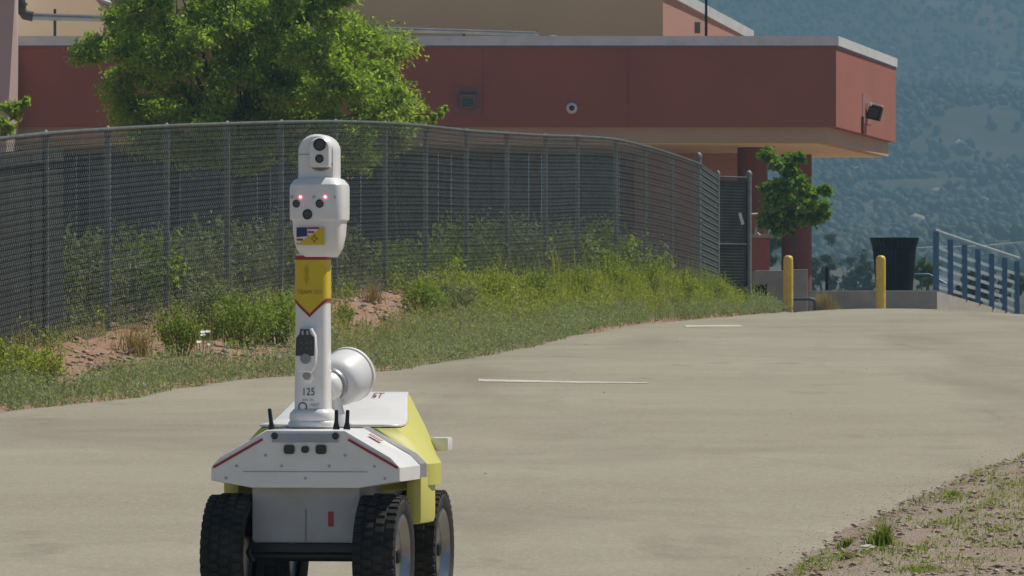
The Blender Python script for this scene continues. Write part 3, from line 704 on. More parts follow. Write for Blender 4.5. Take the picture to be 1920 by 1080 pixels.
# ------------------------------------------------------------------ plants
def leaves_arr(c, ln, wd, up=.2):
    """one bent rhombus leaf at each centre: verts (N,4,3)"""
    n_ = len(c)
    a = rng.normal(size=(n_, 3)); a[:, 2] += up; a /= np.linalg.norm(a, axis=1)[:, None]
    b = np.cross(a, rng.normal(size=(n_, 3))); b /= np.linalg.norm(b, axis=1)[:, None] + 1e-9
    ln = (ln * rng.uniform(.6, 1.3, n_))[:, None]; wd = (wd * rng.uniform(.6, 1.3, n_))[:, None]
    return np.stack([c - a * ln / 2, c + b * wd / 2, c + a * ln / 2, c - b * wd / 2], 1)
def leaf_mesh(name, c, ln, wd, up=.2):
    V = leaves_arr(c, ln, wd, up); n_ = len(c)
    return np_mesh(name, V, np.arange(n_ * 4), np.full(n_, 4))
def blade_mesh(name, base, h, wd, lean=.35, droop=.2):
    """grass blades: quad + tip"""
    n_ = len(base); az = rng.uniform(0, 2 * np.pi, n_); h = np.broadcast_to(h, n_) * rng.uniform(.55, 1.2, n_)
    l = rng.uniform(.1, 1, n_) * lean * h
    dr = np.stack([np.cos(az), np.sin(az), 0 * az], -1); sd_ = np.stack([-np.sin(az + .6), np.cos(az + .6), 0 * az], -1) * (wd * rng.uniform(.6, 1.3, n_))[:, None] / 2
    mid = base + dr * (l * .4)[:, None] + np.stack([0*h, 0*h, h * .6], -1)
    tip = base + dr * (l * (1 + droop))[:, None] + np.stack([0*h, 0*h, h * (1 - droop * .5)], -1)
    V = np.stack([base - sd_, base + sd_, mid + sd_ * .8, mid - sd_ * .8, tip], 1)
    off = (np.arange(n_) * 5)[:, None]
    q_ = np.concatenate([off + np.array([[0, 1, 2, 3]]), off + np.array([[3, 2, 4]])], 1)
    return np_mesh(name, V, q_, np.tile([4, 3], n_))

def strip_pt(px, t):
    """ground point seen at column px, a fraction t of the way from road edge (0) to fence (1)"""
    d = np.linspace(46, 112, 2600); x = Xe(d) + (Xf(d) - Xe(d)) * t
    col = 960 + x * F / d; i = int(np.argmin(np.abs(col - px)))
    return float(x[i]), float(d[i])

def weed_bush(name, label, cat, px, t, rad, h, nst, mat, leaf=.05, lw_=.02, group=None, nl=26, xyz=None):
    """stems fanning from one root, leaves up each stem"""
    if xyz is None:
        x, d = strip_pt(px, t); z = float(gz(x, d))
    else: x, d, z = xyz
    e = empty(name, (x, d, z - .02)); tag(e, label, cat, group)
    g = MB(); cs = []
    for k in range(nst):
        az = random.uniform(0, 6.283); rr = rad * math.sqrt(random.random()); hh = h * random.uniform(.6, 1.1) * (1 - .35 * (rr / rad) ** 2)
        b0 = Vector((rr * .35 * math.cos(az), rr * .35 * math.sin(az), 0)); tp = Vector((rr * math.cos(az), rr * math.sin(az), hh))
        md = b0.lerp(tp, .5) + Vector((0, 0, hh * .1))
        if k < 40: g.tube([b0, md, tp], [.006, .004, .002], 3, False)
        tt = np.sqrt(rng.uniform(.04, 1, nl)); 
        pts_ = np.array(b0)[None] * (1 - tt)[:, None] + np.array(tp)[None] * tt[:, None]
        pts_[:, 2] += np.sin(tt * np.pi) * hh * .08
        cs.append(pts_ + rng.normal(size=(nl, 3)) * np.array([.35, .35, .25]) * rad * .30)
    c = np.concatenate(cs); c[:, 2] = np.maximum(c[:, 2], .02)
    g.build('stems', M['weed_green'], e)
    link('foliage', leaf_mesh('foliage', c, leaf, lw_, .5), mat, e)
    return e

# --- verge grass (uncountable) --------------------------------------------------
def strip_sample(n_, tlo=0., thi=1., dlo=46, dhi=112, pw=1.):
    d = rng.uniform(dlo, dhi, n_); t = tlo + (thi - tlo) * rng.uniform(0, 1, n_) ** pw
    x = Xe(d) + (Xf(d) - Xe(d)) * t; col = 960 + x * F / d
    return x, d, t, col
def bare(col, t):
    m1 = np.exp(-((col - 185) / 135) ** 2 - ((t - .52) / .33) ** 2)
    m2 = np.exp(-((col - 715) / 70) ** 2 - ((t - .72) / .25) ** 2)
    m3 = np.exp(-((col - 450) / 130) ** 2 - ((t - .38) / .16) ** 2) * .8
    return np.maximum(np.maximum(m1, m2), m3)
def verge(name, label, n_, tlo, thi, h, wd, mat, thr, seed, pw=1., dlo=46, dhi=112, lean=.45, hvar=True):
    x, d, t, col = strip_sample(n_, tlo, thi, dlo, dhi, pw)
    k = (vnoise(x, d, .5, seed) * .7 + vnoise(x, d, .16, seed + 1) * .4 > thr) & (bare(col, t) < .38)
    x, d, t = x[k], d[k], t[k]; hh = h * (.5 + .9 * vnoise(x, d, .4, seed + 2)) if hvar else h
    o = link(name, blade_mesh(name, np.stack([x, d, gz(x, d) - .01], -1), hh, wd, lean), mat)
    return tag(o, label, 'grass', kind='stuff')
def verge_leafy(name, label, n_, m_, tlo, thi, h, leaf, lw_, mat, thr, seed, pw=1., dlo=46, dhi=112, cat='weeds'):
    """small plants: m_ leaves stacked over every root"""
    x, d, t, col = strip_sample(n_, tlo, thi, dlo, dhi, pw)
    k = (vnoise(x, d, .55, seed) * .7 + vnoise(x, d, .18, seed + 1) * .4 > thr) & (bare(col, t) < .38)
    x, d = x[k], d[k]; hh = h * (.35 + 1.1 * vnoise(x, d, .35, seed + 2)) * rng.uniform(.6, 1.2, len(x))
    b0 = np.stack([x, d, gz(x, d)], -1); c = np.repeat(b0, m_, 0); u = rng.uniform(.08, 1, len(c)); H_ = np.repeat(hh, m_)
    c[:, 2] += u * H_; ln_ = np.repeat(rng.normal(size=(len(b0), 2)), m_, 0) * .25
    c[:, :2] += ln_ * (u * H_)[:, None] + rng.normal(size=(len(c), 2)) * .022
    o = link(name, leaf_mesh(name, c, leaf, lw_, .9), mat)
    return tag(o, label, cat, kind='stuff')
verge_leafy('grass', 'low grey-green plants lining the left road edge', 17000, 7, -.05, .46, .24, .040, .011, M['grass_grey'], .43, 21, 1.2)
verge_leafy('weeds', 'pale sage clumps spilling over the left road edge', 6000, 8, -.10, .30, .20, .036, .012, M['sage'], .58, 51, 1.0)
verge('grass', 'reddish dry grass mixed into the road edge strip', 3500, -.02, .5, .20, .006, M['grass_red'], .55, 54)
verge('grass', 'thin grass blades standing in the grey-green road edge strip', 9000, -.03, .45, .20, .008, M['grass_grey'], .45, 22, 1.1)
verge_leafy('weeds', 'mixed green weeds over the bank below the fence', 11000, 7, .22, 1.02, .26, .042, .014, M['weed_green'], .54, 24)
verge('grass', 'reddish dry seed heads between the weeds on the bank', 6500, .2, 1.0, .28, .007, M['grass_red'], .56, 27)
verge_leafy('weeds', 'yellow-green weeds thick on the far half of the bank', 15000, 8, .22, 1.0, .32, .042, .015, M['weed_yellow'], .47, 30, 1, 74, 112)
verge('grass', 'straw coloured dead stalks standing among the weeds', 2600, .1, 1.0, .42, .006, M['grass_dry'], .50, 34, 1., 46, 112, .25)
verge('grass', 'tall yellow flowering stalks above the far weeds', 1500, .3, 1.0, .62, .008, M['weed_yellow'], .45, 37, 1., 80, 112, .2)

def pebbles(name, label, x, d, lo, hi, mat, lift=.3, zfun=gz):
    b = np.array([(1,0,0),(-1,0,0),(0,1,0),(0,-1,0),(0,0,1),(0,0,-1)], float)
    f = np.array([(0,2,4),(2,1,4),(1,3,4),(3,0,4),(2,0,5),(1,2,5),(3,1,5),(0,3,5)])
    n_ = len(x); r_ = lo + (hi - lo) * rng.uniform(0, 1, n_) ** 3
    V = b[None] * rng.uniform(.6, 1.4, (n_, 6, 1)) * r_[:, None, None] * np.array([1, 1, .42]) + rng.normal(size=(n_, 6, 3)) * .15 * r_[:, None, None]
    a = rng.uniform(0, 6.28, n_); ca, sa = np.cos(a)[:, None], np.sin(a)[:, None]
    V = np.stack([V[..., 0]*ca - V[..., 1]*sa, V[..., 0]*sa + V[..., 1]*ca, V[..., 2]], -1)
    V = V + np.stack([x, d, zfun(x, d) + r_ * lift], -1)[:, None, :]
    Fc = f[None] + (np.arange(n_) * 6)[:, None, None]
    o = link(name, np_mesh(name, V, Fc, np.full(n_ * 8, 3)), mat)
    return tag(o, label, 'gravel', kind='stuff')
x, d, t, col = strip_sample(9000, .02, 1.05); k = (bare(col, t) > .25) | (rng.uniform(size=len(x)) < .25)
pebbles('gravel', 'pinkish gravel showing on the bare bank below the fence', x[k], d[k], .008, .05, M['pebble'])

# right-hand verge
dd = rng.uniform(24.5, 60, 30000); ov = rng.uniform(-.06, 1.0, len(dd)) * 2.2; xv = Xr(dd) + ov
inview = (960 + xv * F / dd < 2150)
dd, xv, ov = dd[inview], xv[inview], ov[inview]
def vz(x_, d_): return np.where(x_ < Xr(d_) + .05, zr(d_), gz(x_, d_) + .018)
k = rng.uniform(size=len(dd)) < .8
pebbles('gravel', 'loose grey and pink gravel on the right-hand verge', xv[k], dd[k], .003, .020, M['pebble'], .25, vz)
d2 = rng.uniform(24.5, 48, 6000); o2 = np.abs(rng.normal(size=6000)) * .15; x2 = Xr(d2) - o2
pebbles('grit', 'fine grit scattered over the crumbling right road edge', x2, d2, .0015, .0045, M['grit'], .05, lambda a, b: zr(b) + .006)
d3 = rng.uniform(26, 105, 170); x3 = Xe(d3) + (Xr(d3) - Xe(d3)) * rng.uniform(.02, .98, 170)
pebbles('grit', 'stray pebbles lying across the open road', x3, d3, .003, .012, M['grit'], .3, lambda a, b: zr(b) + .012)
gd = rng.uniform(24.5, 58, 60000); go = rng.uniform(.0, 2.3, len(gd)); gx = Xr(gd) + go; kk_ = 960 + gx * F / gd < 2120; gd, go, gx = gd[kk_], go[kk_], gx[kk_]
den = vnoise(gx, gd, .55, 41) * .6 + vnoise(gx, gd, .16, 42) * .4 + .06 * (go > .4)
k = den > rng.uniform(.34, .60, len(gd))
o = link('grass', blade_mesh('grass', np.stack([gx[k], gd[k], gz(gx[k], gd[k]) + .012], -1), 0.018 + .040 * np.clip(den[k] - .45, 0, 1) * 2, .0036, 1.1), M['grass_lawn']); tag(o, 'short bright green grass in patches on the right verge', 'grass', kind='stuff')
k = den > rng.uniform(.50, .85, len(gd)); c = np.stack([gx[k], gd[k], gz(gx[k], gd[k]) + rng.uniform(.02, .038, k.sum())], -1)
o = link('weeds', leaf_mesh('weeds', c, .018, .009, 1.2), M['weed_green']); tag(o, 'tiny creeping leaves among the right verge grass', 'weeds', kind='stuff')
k = (vnoise(gx, gd, .5, 45) > rng.uniform(.6, 1.0, len(gd)))
o = link('grass', blade_mesh('grass', np.stack([gx[k], gd[k], gz(gx[k], gd[k])], -1), .035, .0025, 1.4), M['grass_dry']); tag(o, 'straw coloured dry stalks on the right verge', 'grass', kind='stuff')

def verge_pt(px, py):
    d = np.linspace(24, 60, 3000); x = (px - 960) * d / F
    row = HOR + (CAM_Z - gz(x, d)) * F / d; i = int(np.argmin(np.abs(row - py))); return float(x[i]), float(d[i])
def tuft(name, label, px, py, rad, h, n_, wd, mat, lean=.5, loc=None, group=None):
    x, d = verge_pt(px, py) if loc is None else loc[:2]
    z = float(gz(x, d)) if loc is None or len(loc) < 3 else loc[2]
    e = empty(name, (x, d, z)); tag(e, label, 'grass tuft', group)
    a = rng.uniform(0, 6.28, n_); r_ = rad * np.abs(rng.normal(size=n_)) * .62; h = h * np.clip(1.15 - .45 * r_ / rad, .3, 1.1)
    tag(link('blades', blade_mesh('blades', np.stack([r_*np.cos(a), r_*np.sin(a), 0*a - .01], -1), h, wd, lean), mat, e), kind='stuff')
    return e
tuft('grass_tuft', 'upright green grass tuft at the right road edge beside the white stone', 1655, 1030, .07, .13, 260, .007, M['grass_lawn'])
tuft('grass_tuft', 'dark green grass tuft at the far end of the right verge', 1785, 940, .06, .07, 170, .006, M['weed_green'])
tuft('grass_tuft', 'spiky bright green tuft on the right verge by the frame edge', 1862, 945, .06, .045, 150, .006, M['grass_lawn'], 1.2)
tuft('grass_tuft', 'small leafy green tuft left of the white stone', 1590, 1025, .05, .05, 130, .008, M['grass_lawn'], .8)
tuft('grass_tuft', 'dense low green patch in the bottom right corner', 1870, 1045, .22, .03, 1100, .005, M['weed_green'], 1.3)
tuft('grass_tuft', 'low bright green patch at the bottom edge of the right verge', 1735, 1068, .2, .028, 900, .005, M['grass_lawn'], 1.3)

def rock(name, label, loc, r_, mat, sq=(1, 1, .5), seed=0):
    b = bmesh.new(); bmesh.ops.create_icosphere(b, subdivisions=3, radius=1)
    for v in b.verts:
        n1 = noise.noise(v.co * 1.3 + Vector((seed, 0, 0))) * .35 + noise.noise(v.co * 3.5 + Vector((0, seed, 0))) * .12
        v.co *= 1 + n1; v.co = Vector((v.co.x * sq[0], v.co.y * sq[1], max(v.co.z, -.35) * sq[2])) * r_
    me = bpy.data.meshes.new(name); b.to_mesh(me); b.free()
    o = link(name, me, mat, None, 50); o.location = loc; o.rotation_euler = (0, 0, seed)
    return tag(o, label, 'stone')
M['stone_pale'] = mk('pale_stone', (.66,.61,.53), .9, var=.1, scale=30, bump=.3)
M['stone_brown'] = mk('dark_brown_stone', (.085,.055,.045), .9, var=.2, scale=30, bump=.4)
M['stone_pink'] = mk('pink_granite', (.40,.27,.22), .9, var=.2, scale=25, bump=.4)
M['stone_grey'] = mk('grey_granite', (.17,.14,.13), .9, var=.2, scale=25, bump=.4)
def vloc(px, py, up=.01): x, d = verge_pt(px, py); return (x, d, float(gz(x, d)) + up)
rock('stone', 'flat pale stone at the right road edge', vloc(1627, 1036, .024), .036, M['stone_pale'], (1, .9, .30), 1.3)
rock('stone', 'dark brown stone near the bottom right verge', vloc(1588, 1058, .022), .030, M['stone_brown'], (1, .8, .7), 2.2)
rock('stone', 'pinkish stone among gravel towards the right frame edge', vloc(1856, 988), .026, M['stone_pink'], (1, .8, .5), 3.1)
for px, t_, r_, mm, lb in ((195, .52, .07, 'stone_grey', 'grey stone on the bare pink bank at the left'), (125, .30, .05, 'stone_pink', 'flat pink stone low on the bare left bank'),
                           (250, .66, .06, 'stone_pink', 'pink stone high on the bare bank below the fence'), (262, .06, .06, 'stone_pale', 'pale stone at the left road edge among grey grass'),
                           (722, .60, .07, 'stone_pink', 'pink stone on the bare bank right of the robot mast')):
    x, d = strip_pt(px, t_); rock('stone', lb, (x, d, float(gz(x, d)) + .02), r_, M[mm], (1, .9, .55), px * .01)

# --- weeds and bushes in front of the fence -------------------------------------
WB = 'weed clumps along the fence bank'
for px, t_, rad, h, nst, mm, lb in (
    (20, .45, .34, .44, 80, 'weed_yellow', 'bright yellow-green weed clump at the left frame edge below the fence'),
    (72, .42, .22, .34, 50, 'weed_yellow', 'small yellow-green weed clump next to the bare pink bank at left'),
    (335, .55, .24, .50, 56, 'weed_green', 'upright green bush at the left end of the thick weeds by the robot'),
    (400, .72, .32, .58, 80, 'sage', 'pale sage green bush against the fence left of the robot'),
    (455, .55, .36, .52, 100, 'weed_green', 'broad mid green bush on the bank left of the robot mast'),
    (520, .50, .36, .54, 100, 'weed_green', 'full green bush directly left of the robot mast'),
    (645, .62, .12, .26, 24, 'weed_yellow', 'lone yellow-green plant by the fence just right of the robot head'),
    (790, .60, .30, .42, 70, 'weed_green', 'low dark green bush right of the bare patch'),
    (850, .55, .32, .46, 76, 'sage', 'greyish green bush on the bank below the middle of the fence'),
    (930, .55, .32, .5, 76, 'weed_yellow', 'yellowish weed clump beside the white flowers in mid bank'),
    (1010, .60, .32, .52, 76, 'weed_green', 'green weed clump under the curve of the fence'),
    (1085, .65, .30, .52, 64, 'weed_yellow', 'tall yellow weed stand at the left of the far thicket'),
    (1150, .72, .28, .70, 64, 'weed_yellow', 'tallest yellow-green weed stand pressed to the fence'),
    (1215, .70, .30, .68, 64, 'weed_yellow', 'feathery yellow weed stand in the middle of the far thicket'),
    (1275, .65, .30, .52, 60, 'weed_yellow', 'yellow-green weed stand left of the ball-capped fence post'),
    (1335, .55, .30, .55, 60, 'weed_yellow', 'yellow-green weeds at the foot of the fence end bay'),
    (1385, .50, .28, .48, 54, 'weed_green', 'green weeds below the last fence post'),
):
    weed_bush('weed_bush', lb, 'bush', px, t_, rad, h, nst, M[mm], .045 if 'yellow' not in mm else .04, .016, WB)
for px, t_, lb in ((245, .75, 'reddish dry grass tuft at the fence foot beside the bare bank'), (268, .62, 'tall reddish seeding tuft right of the bare pink bank'), (700, .85, 'rusty seeding tuft at the fence foot right of the robot')):
    x, d = strip_pt(px, t_); tuft('grass_tuft', lb, 0, 0, .13, .26, 120, .007, M['grass_red'], .6, (x, d))
dgr = 121.0; p = P(1548, 580, dgr)
tuft('grass_tuft', 'pale straw grass tuft at the foot of the low concrete wall', 0, 0, .24, .48, 900, .012, M['grass_dry'], .45, (p.x, dgr, 1.47))
# grey-green bushes at the planter foot
weed_bush('weed_bush', 'grey-green weeds at the foot of the concrete planter', 'bush', 0, 0, .30, .34, 44, M['sage'], .05, .02, WB, 26, (P(1455, 0, 118.5).x, 118.5, 1.47))
# white flower heads and litter
def flowers(px, t_, n_, label):
    x, d = strip_pt(px, t_); z = float(gz(x, d)); e = empty('white_flowers', (x, d, z)); tag(e, label, 'flowers')
    g = MB(); h_ = MB()
    for k in range(n_):
        c = Vector((random.uniform(-.06, .06), random.uniform(-.05, .05), random.uniform(.12, .26)))
        g.tube([(c.x * .4, c.y * .4, 0), c], .003, 3, False)
        for j in range(6):
            a = j * 1.047 + k; u = Vector((math.cos(a), math.sin(a) * .8, math.sin(a) * .45 + .12)); v_ = Vector((-math.sin(a), math.cos(a) * .8, .45 * math.cos(a)))
            h_.face([c, c + u * .016 + v_ * .010, c + u * .030, c + u * .016 - v_ * .010])
    g.build('stems', M['weed_green'], e); tag(h_.build('petals', M['paper'], e), kind='stuff')
flowers(380, .42, 5, 'cluster of white flowers on the bank left of the robot')
flowers(962, .62, 6, 'cluster of white flowers below the middle of the fence')

# dark privacy cloth hung behind the first bays
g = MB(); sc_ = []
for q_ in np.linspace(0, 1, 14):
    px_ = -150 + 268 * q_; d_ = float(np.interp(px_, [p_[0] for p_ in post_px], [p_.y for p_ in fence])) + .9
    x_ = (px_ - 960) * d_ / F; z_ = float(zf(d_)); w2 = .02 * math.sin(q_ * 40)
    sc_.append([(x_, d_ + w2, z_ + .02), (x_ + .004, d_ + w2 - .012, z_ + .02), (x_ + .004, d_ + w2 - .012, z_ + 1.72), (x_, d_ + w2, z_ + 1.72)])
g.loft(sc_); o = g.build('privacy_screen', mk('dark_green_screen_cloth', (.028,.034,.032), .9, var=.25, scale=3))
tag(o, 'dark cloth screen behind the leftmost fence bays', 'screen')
dbk = rng.uniform(52, 118, 9000); xbk = Xf(dbk) - .15 - 4.5 * rng.uniform(0, 1, 9000) ** 1.4
kk_ = vnoise(xbk, dbk, .9, 61) > .36; xbk, dbk = xbk[kk_], dbk[kk_]
c = np.repeat(np.stack([xbk, dbk, gz(xbk, dbk)], -1), 8, 0); c += rng.normal(size=c.shape) * np.array([.06, .06, .0]); c[:, 2] += rng.uniform(.02, .26, len(c)) * (.4 + vnoise(c[:, 0], c[:, 1], .8, 63))
o = link('weeds', leaf_mesh('weeds', c, .06, .02, .8), M['sage']); tag(o, 'grey-green scrub covering the ground behind the fence', 'weeds', kind='stuff')

# --- shrubs behind the fence ----------------------------------------------------
sh = [(-30, 2.2, .55, 'sage'), (140, 1.6, .75, 'sage'), (235, 1.2, .75, 'weed_green'), (330, 1.5, .7, 'sage'), (430, 1.8, .8, 'sage'), (520, 1.6, .75, 'sage'),
      (610, 1.6, .7, 'sage'), (780, 1.3, .65, 'weed_green'), (870, 1.6, .8, 'weed_green'), (955, 1.4, .85, 'sage'), (1040, 1.3, .7, 'sage'), (1130, 1.0, .85, 'weed_green'), (1210, .9, .7, 'sage')]
names_sh = ['at the left frame edge', 'below the second fence post', 'with greener leaves left of the third fence post', 'between the third and fourth posts', 'by the fourth post', 'just left of the robot head',
            'hidden by the robot head', 'right of the robot, fresh green', 'fresh green in mid fence', 'tall and grey in mid fence', 'left of the thicket', 'behind the tall yellow weeds', 'towards the fence end']
for (px, off, h, mm), nm in zip(sh, names_sh):
    d = float(np.interp(px, [p_[0] for p_ in post_px], [p_.y for p_ in fence])); x = (px - 960) * d / F - off * .35; d += off * 2.2; x = (px - 960) * d / F
    x = min(x, float(Xf(d)) - .45)
    weed_bush('shrub', 'shrub seen through the fence ' + nm, 'shrub', 0, 0, .62, h * 1.25, 95, M[mm], .075, .032, 'shrubs behind the fence', 26, (x, d, float(gz(x, d))))

# --- trees ------------------------------------------------------------------------
def inpoly(x, y, poly):
    c = False; n_ = len(poly); j = n_ - 1
    for i_ in range(n_):
        xi, yi = poly[i_]; xj, yj = poly[j]
        if (yi > y) != (yj > y) and x < (xj - xi) * (y - yi) / (yj - yi) + xi: c = not c
        j = i_
    return c
def tree(label, base, fork, d, clusters, depth, leaf, lw_, per, mat, rt_=.12, spread=1., group=None, cat='tree'):
    """clusters: (px,py,r_px) of the foliage sprays; each gets its own limb and twigs"""
    e = empty('tree', base); tag(e, label, cat, group); o_ = Vector(base)
    g = MB(); g2 = MB(); fk = Vector(fork) - o_
    g.tube([(0, 0, -.1), fk * .35 + Vector((.03, .02, 0)), fk * .7 + Vector((-.02, 0, 0)), fk], [rt_ * 1.25, rt_, rt_ * .85, rt_ * .7], 9)
    s_ = d / F; cs = []
    hubs = []
    for k, (px, py, rp2) in enumerate(clusters):
        c = P(px, py, d) - o_; c.y += random.uniform(-depth, depth)
        start = fk
        if hubs and random.random() < .72:
            near = [h_ for h_ in hubs if h_.z < c.z + .25]
            if near: start = min(near, key=lambda h_: (h_ - c).length)
        mid = start.lerp(c, .5) + Vector((random.uniform(-.1, .1), random.uniform(-.1, .1), .12 * (c - start).length))
        r0 = rt_ * (.30 if start is fk else .15)
        g.tube([start, mid, c], [r0, r0 * .6, .008], 5, False); hubs.append(mid); hubs.append(c)
        r = rp2 * s_
        for j in range(7):
            dv = Vector((random.gauss(0, 1), random.gauss(0, 1), random.gauss(0, .7))).normalized() * r * random.uniform(.5, 1.25)
            g2.tube([c, c + dv * .5 + Vector((0, 0, .03)), c + dv], [.008, .005, .002], 3, False)
            n_ = per // 7; tt = rng.uniform(.1, 1.05, n_)[:, None]
            cs.append(np.array(c)[None] + np.array(dv)[None] * tt + rng.normal(size=(n_, 3)) * np.array([.30, .30, .18]) * r * .55 * spread)
    g.build('trunk', M['bark'], e, 60); g2.build('twigs', M['bark'], e)
    link('crown', leaf_mesh('crown', np.concatenate(cs), leaf, lw_, .1), mat, e)
    return e
poly = [(165, 105), (185, 70), (205, 60), (225, 10), (230, -60), (420, -110), (600, -100), (650, -20), (690, 10), (715, 55), (750, 62), (735, 120), (752, 160), (765, 200), (780, 232), (700, 290), (560, 310), (420, 300), (280, 270), (215, 220), (225, 180), (185, 150)]
cl = []
random.seed(11)
tries = 0
while len(cl) < 125 and tries < 20000:
    tries += 1
    x, y = random.uniform(160, 790), random.uniform(-110, 310)
    if inpoly(x, y, poly) and all((x - a)**2 + (y - b)**2 > 27**2 for a, b, _ in cl): cl.append((x, y, random.uniform(24, 40)))
cl.sort(key=lambda c: (c[0] - 440)**2 + (c[1] - 220)**2)
bz = float(gz(-4.3, 100))
tree('large light green feathery tree rising behind the fence', (-4.25, 100, bz), P(447, 345, 100), 100, cl, 1.5, .095, .038, 1450, M['tree_leaf'], .09, 2.35)
cl2 = [(745, 175, 20), (765, 205, 20), (790, 222, 14), (815, 222, 12), (832, 205, 8), (738, 140, 16), (725, 215, 22), (735, 90, 14), (700, 100, 16), (755, 238, 18), (828, 214, 9)]
tree('slender sparse sapling leaning out at the right side of the large tree', (P(738, 0, 96).x, 96, bz), P(738, 240, 96), 96, cl2, .5, .095, .038, 240, M['tree_leaf'], .03)
cl3 = [(-10, 215, 26), (20, 208, 22), (45, 195, 12), (5, 235, 20), (-50, 190, 36), (-70, 230, 36), (-30, 250, 24)]
tree('leafy branch of a tree reaching in at the left frame edge', (P(-90, 0, 97).x, 97, float(gz(-8, 97))), P(-80, 260, 97), 97, cl3, .5, .12, .05, 520, M['tree_leaf'], .06)
cl4 = [(1440, 292, 13), (1455, 308, 10), (1478, 300, 13), (1497, 296, 10), (1483, 322, 12), (1468, 348, 16), (1440, 352, 13), (1495, 350, 15), (1520, 362, 14), (1545, 358, 9),
       (1450, 378, 18), (1480, 382, 20), (1512, 388, 18), (1538, 385, 12), (1440, 408, 14), (1465, 412, 18), (1495, 412, 16), (1525, 408, 15), (1436, 420, 10), (1462, 432, 10), (1545, 400, 8), (1478, 428, 9)]
tree('small round-headed young tree in front of the maroon columns', (P(1492, 0, 124.6).x, 124.6, 1.9), P(1490, 430, 124.6), 124.6, cl4, .35, .115, .08, 560, M['tree_leaf2'], .04, 2.7)
# hazy trees beyond the terrace
for px, py, d, r_, h_, lb, mm in ((1585, 500, 420, 52, 95, 'thin hazy grey-green tree left of the black trash can', 'far_leaf'), (1540, 520, 350, 34, 60, 'hazy grey-green shrub right of the maroon column', 'far_leaf'),
                              (1625, 525, 380, 30, 45, 'low hazy green shrub just left of the trash can', 'far_leaf'), (1740, 515, 210, 34, 34, 'bright green shrub between trash can and blue railing', 'lawn'),
                              (1840, 545, 190, 60, 46, 'dark green shrub seen through the blue railing', 'far_leaf'), (1925, 530, 230, 30, 42, 'green shrub at the right frame edge beyond the railing', 'lawn'), (1420, 470, 240, 40, 60, 'thin shrub between fence end and maroon column', 'far_leaf')):
    c3 = []
    for k in range(16):
        a = random.uniform(0, 6.28); rr = math.sqrt(random.random())
        c3.append((px + r_ * rr * math.cos(a), py + h_ * .6 * rr * math.sin(a) - 4, r_ * .28))
    b0 = P(px, 560, d)
    tree(lb, (b0.x, d, 1.45 if d < 300 else float(zm(d))), P(px, min(py + h_ * .3, 545), d), d, c3, r_ * d / F * .5, .006 * d ** .9 * .25 + .05, .03 + d * .0002, 150, M[mm], .05 + d * .0001, 1.1, None, 'shrub')

# ------------------------------------------------------------------ security robot (built facing -Y, mast axis near the origin)
DR = 24.0
rob = empty('security_robot', (P(597, 0, DR).x, DR, road_z(-.73, DR) + .004), R(-9.5))
tag(rob, 'white and yellow four-wheeled patrol robot with tall camera mast on the road', 'robot')
RF = Matrix.Rotation(R(90), 4, 'X')                       # lathe axis towards -Y
def mir(poly): return poly + [(-x, z) for x, z in reversed(poly)]
# nose section
nose_poly = mir([(.150, .694), (.325, .592), (.36, .555), (.36, .505), (.205, .478)])
g = MB(); g.loft([[(x * .985, -.318, .58 + (z - .58) * .97) for x, z in nose_poly], [(x, -.30, z) for x, z in nose_poly], [(x * 1.015, .045, z + .002) for x, z in nose_poly]])
nose = g.build('nose', M['r_white'], rob, 40, bev=.012); nose.location.x = .014
# a grey-glazed strip over the sensors
MB().box(-.125, .125, -.3245, -.3185, .648, .682, .002).build('brow_strip', mk('robot_brow_grey', (.40,.42,.47), .3), nose)
for s_ in (-1, 1):
    g = MB(); a = Vector((s_ * .160, -.3225, .655)); b_ = Vector((s_ * .345, -.3225, .551)); 
    n2 = Vector((s_ * .49, 0, .87)) * .009
    g.loft([[a, a + n2, a + n2 + Vector((0, .012, 0)), a + Vector((0, .012, 0))], [b_, b_ + n2, b_ + n2 + Vector((0, .012, 0)), b_ + Vector((0, .012, 0))]]); g.build('red_stripe', M['r_red'], nose)
    MB().lathe([(.013, .318), (.013, .326), (.009, .330)], 16, Matrix.Translation((s_ * .115, 0, .672)) @ RF).build('corner_sensor', M['r_dark'], nose, 40)
for x, w_ in ((-.06, .040), (0, .028), (.06, .040)):
    g = MB(); g.prism(rrect(w_, .034 if w_ > .03 else .026, .010, 4, x, .622), -.3265, -.317); g.build('front_lens', M['r_dark'], nose, 40)
# pink warning label lying on the sunlit right bevel
sl_ = Vector((.18, 0, -.106)).normalized(); up_ = Vector((.106, 0, .18)).normalized()
def on_bevel(u, v_, h): return Vector((.157, 0, .696)) + sl_ * u + Vector((0, v_, 0)) + up_ * h
g = MB(); g.loft([[on_bevel(.05, -.14, .006), on_bevel(.10, -.14, .006), on_bevel(.10, -.08, .006), on_bevel(.05, -.08, .006)], [on_bevel(.05, -.14, .0085), on_bevel(.10, -.14, .0085), on_bevel(.10, -.08, .0085), on_bevel(.05, -.08, .0085)]]); g.build('warning_label', M['pink'], nose)
for x_, z_ in ((-.15, .60), (.15, .60), (-.26, .56), (.26, .56), (-.09, .56), (.09, .56), (-.30, .515), (.30, .515), (0, .515)):
    MB().lathe([(.0055, .3175), (.0055, .3205), (.003, .322)], 10, Matrix.Translation((x_, 0, z_)) @ RF).build('screw', M['r_print_faint'], nose, 40)
MB().box(-.235, .235, -.3205, -.3182, .5385, .5405).build('panel_seam', M['r_grey'], nose)
# grey gasket between nose and body
g = MB(); gp = [(x * 1.012, z + .002) for x, z in nose_poly]; g.loft([[(x * 1.035, .046, z + .006) for x, z in gp], [(x * 1.05, .165, z + .006) for x, z in gp]]); g.build('gasket', M['r_grey'], rob, 32, bev=.004)
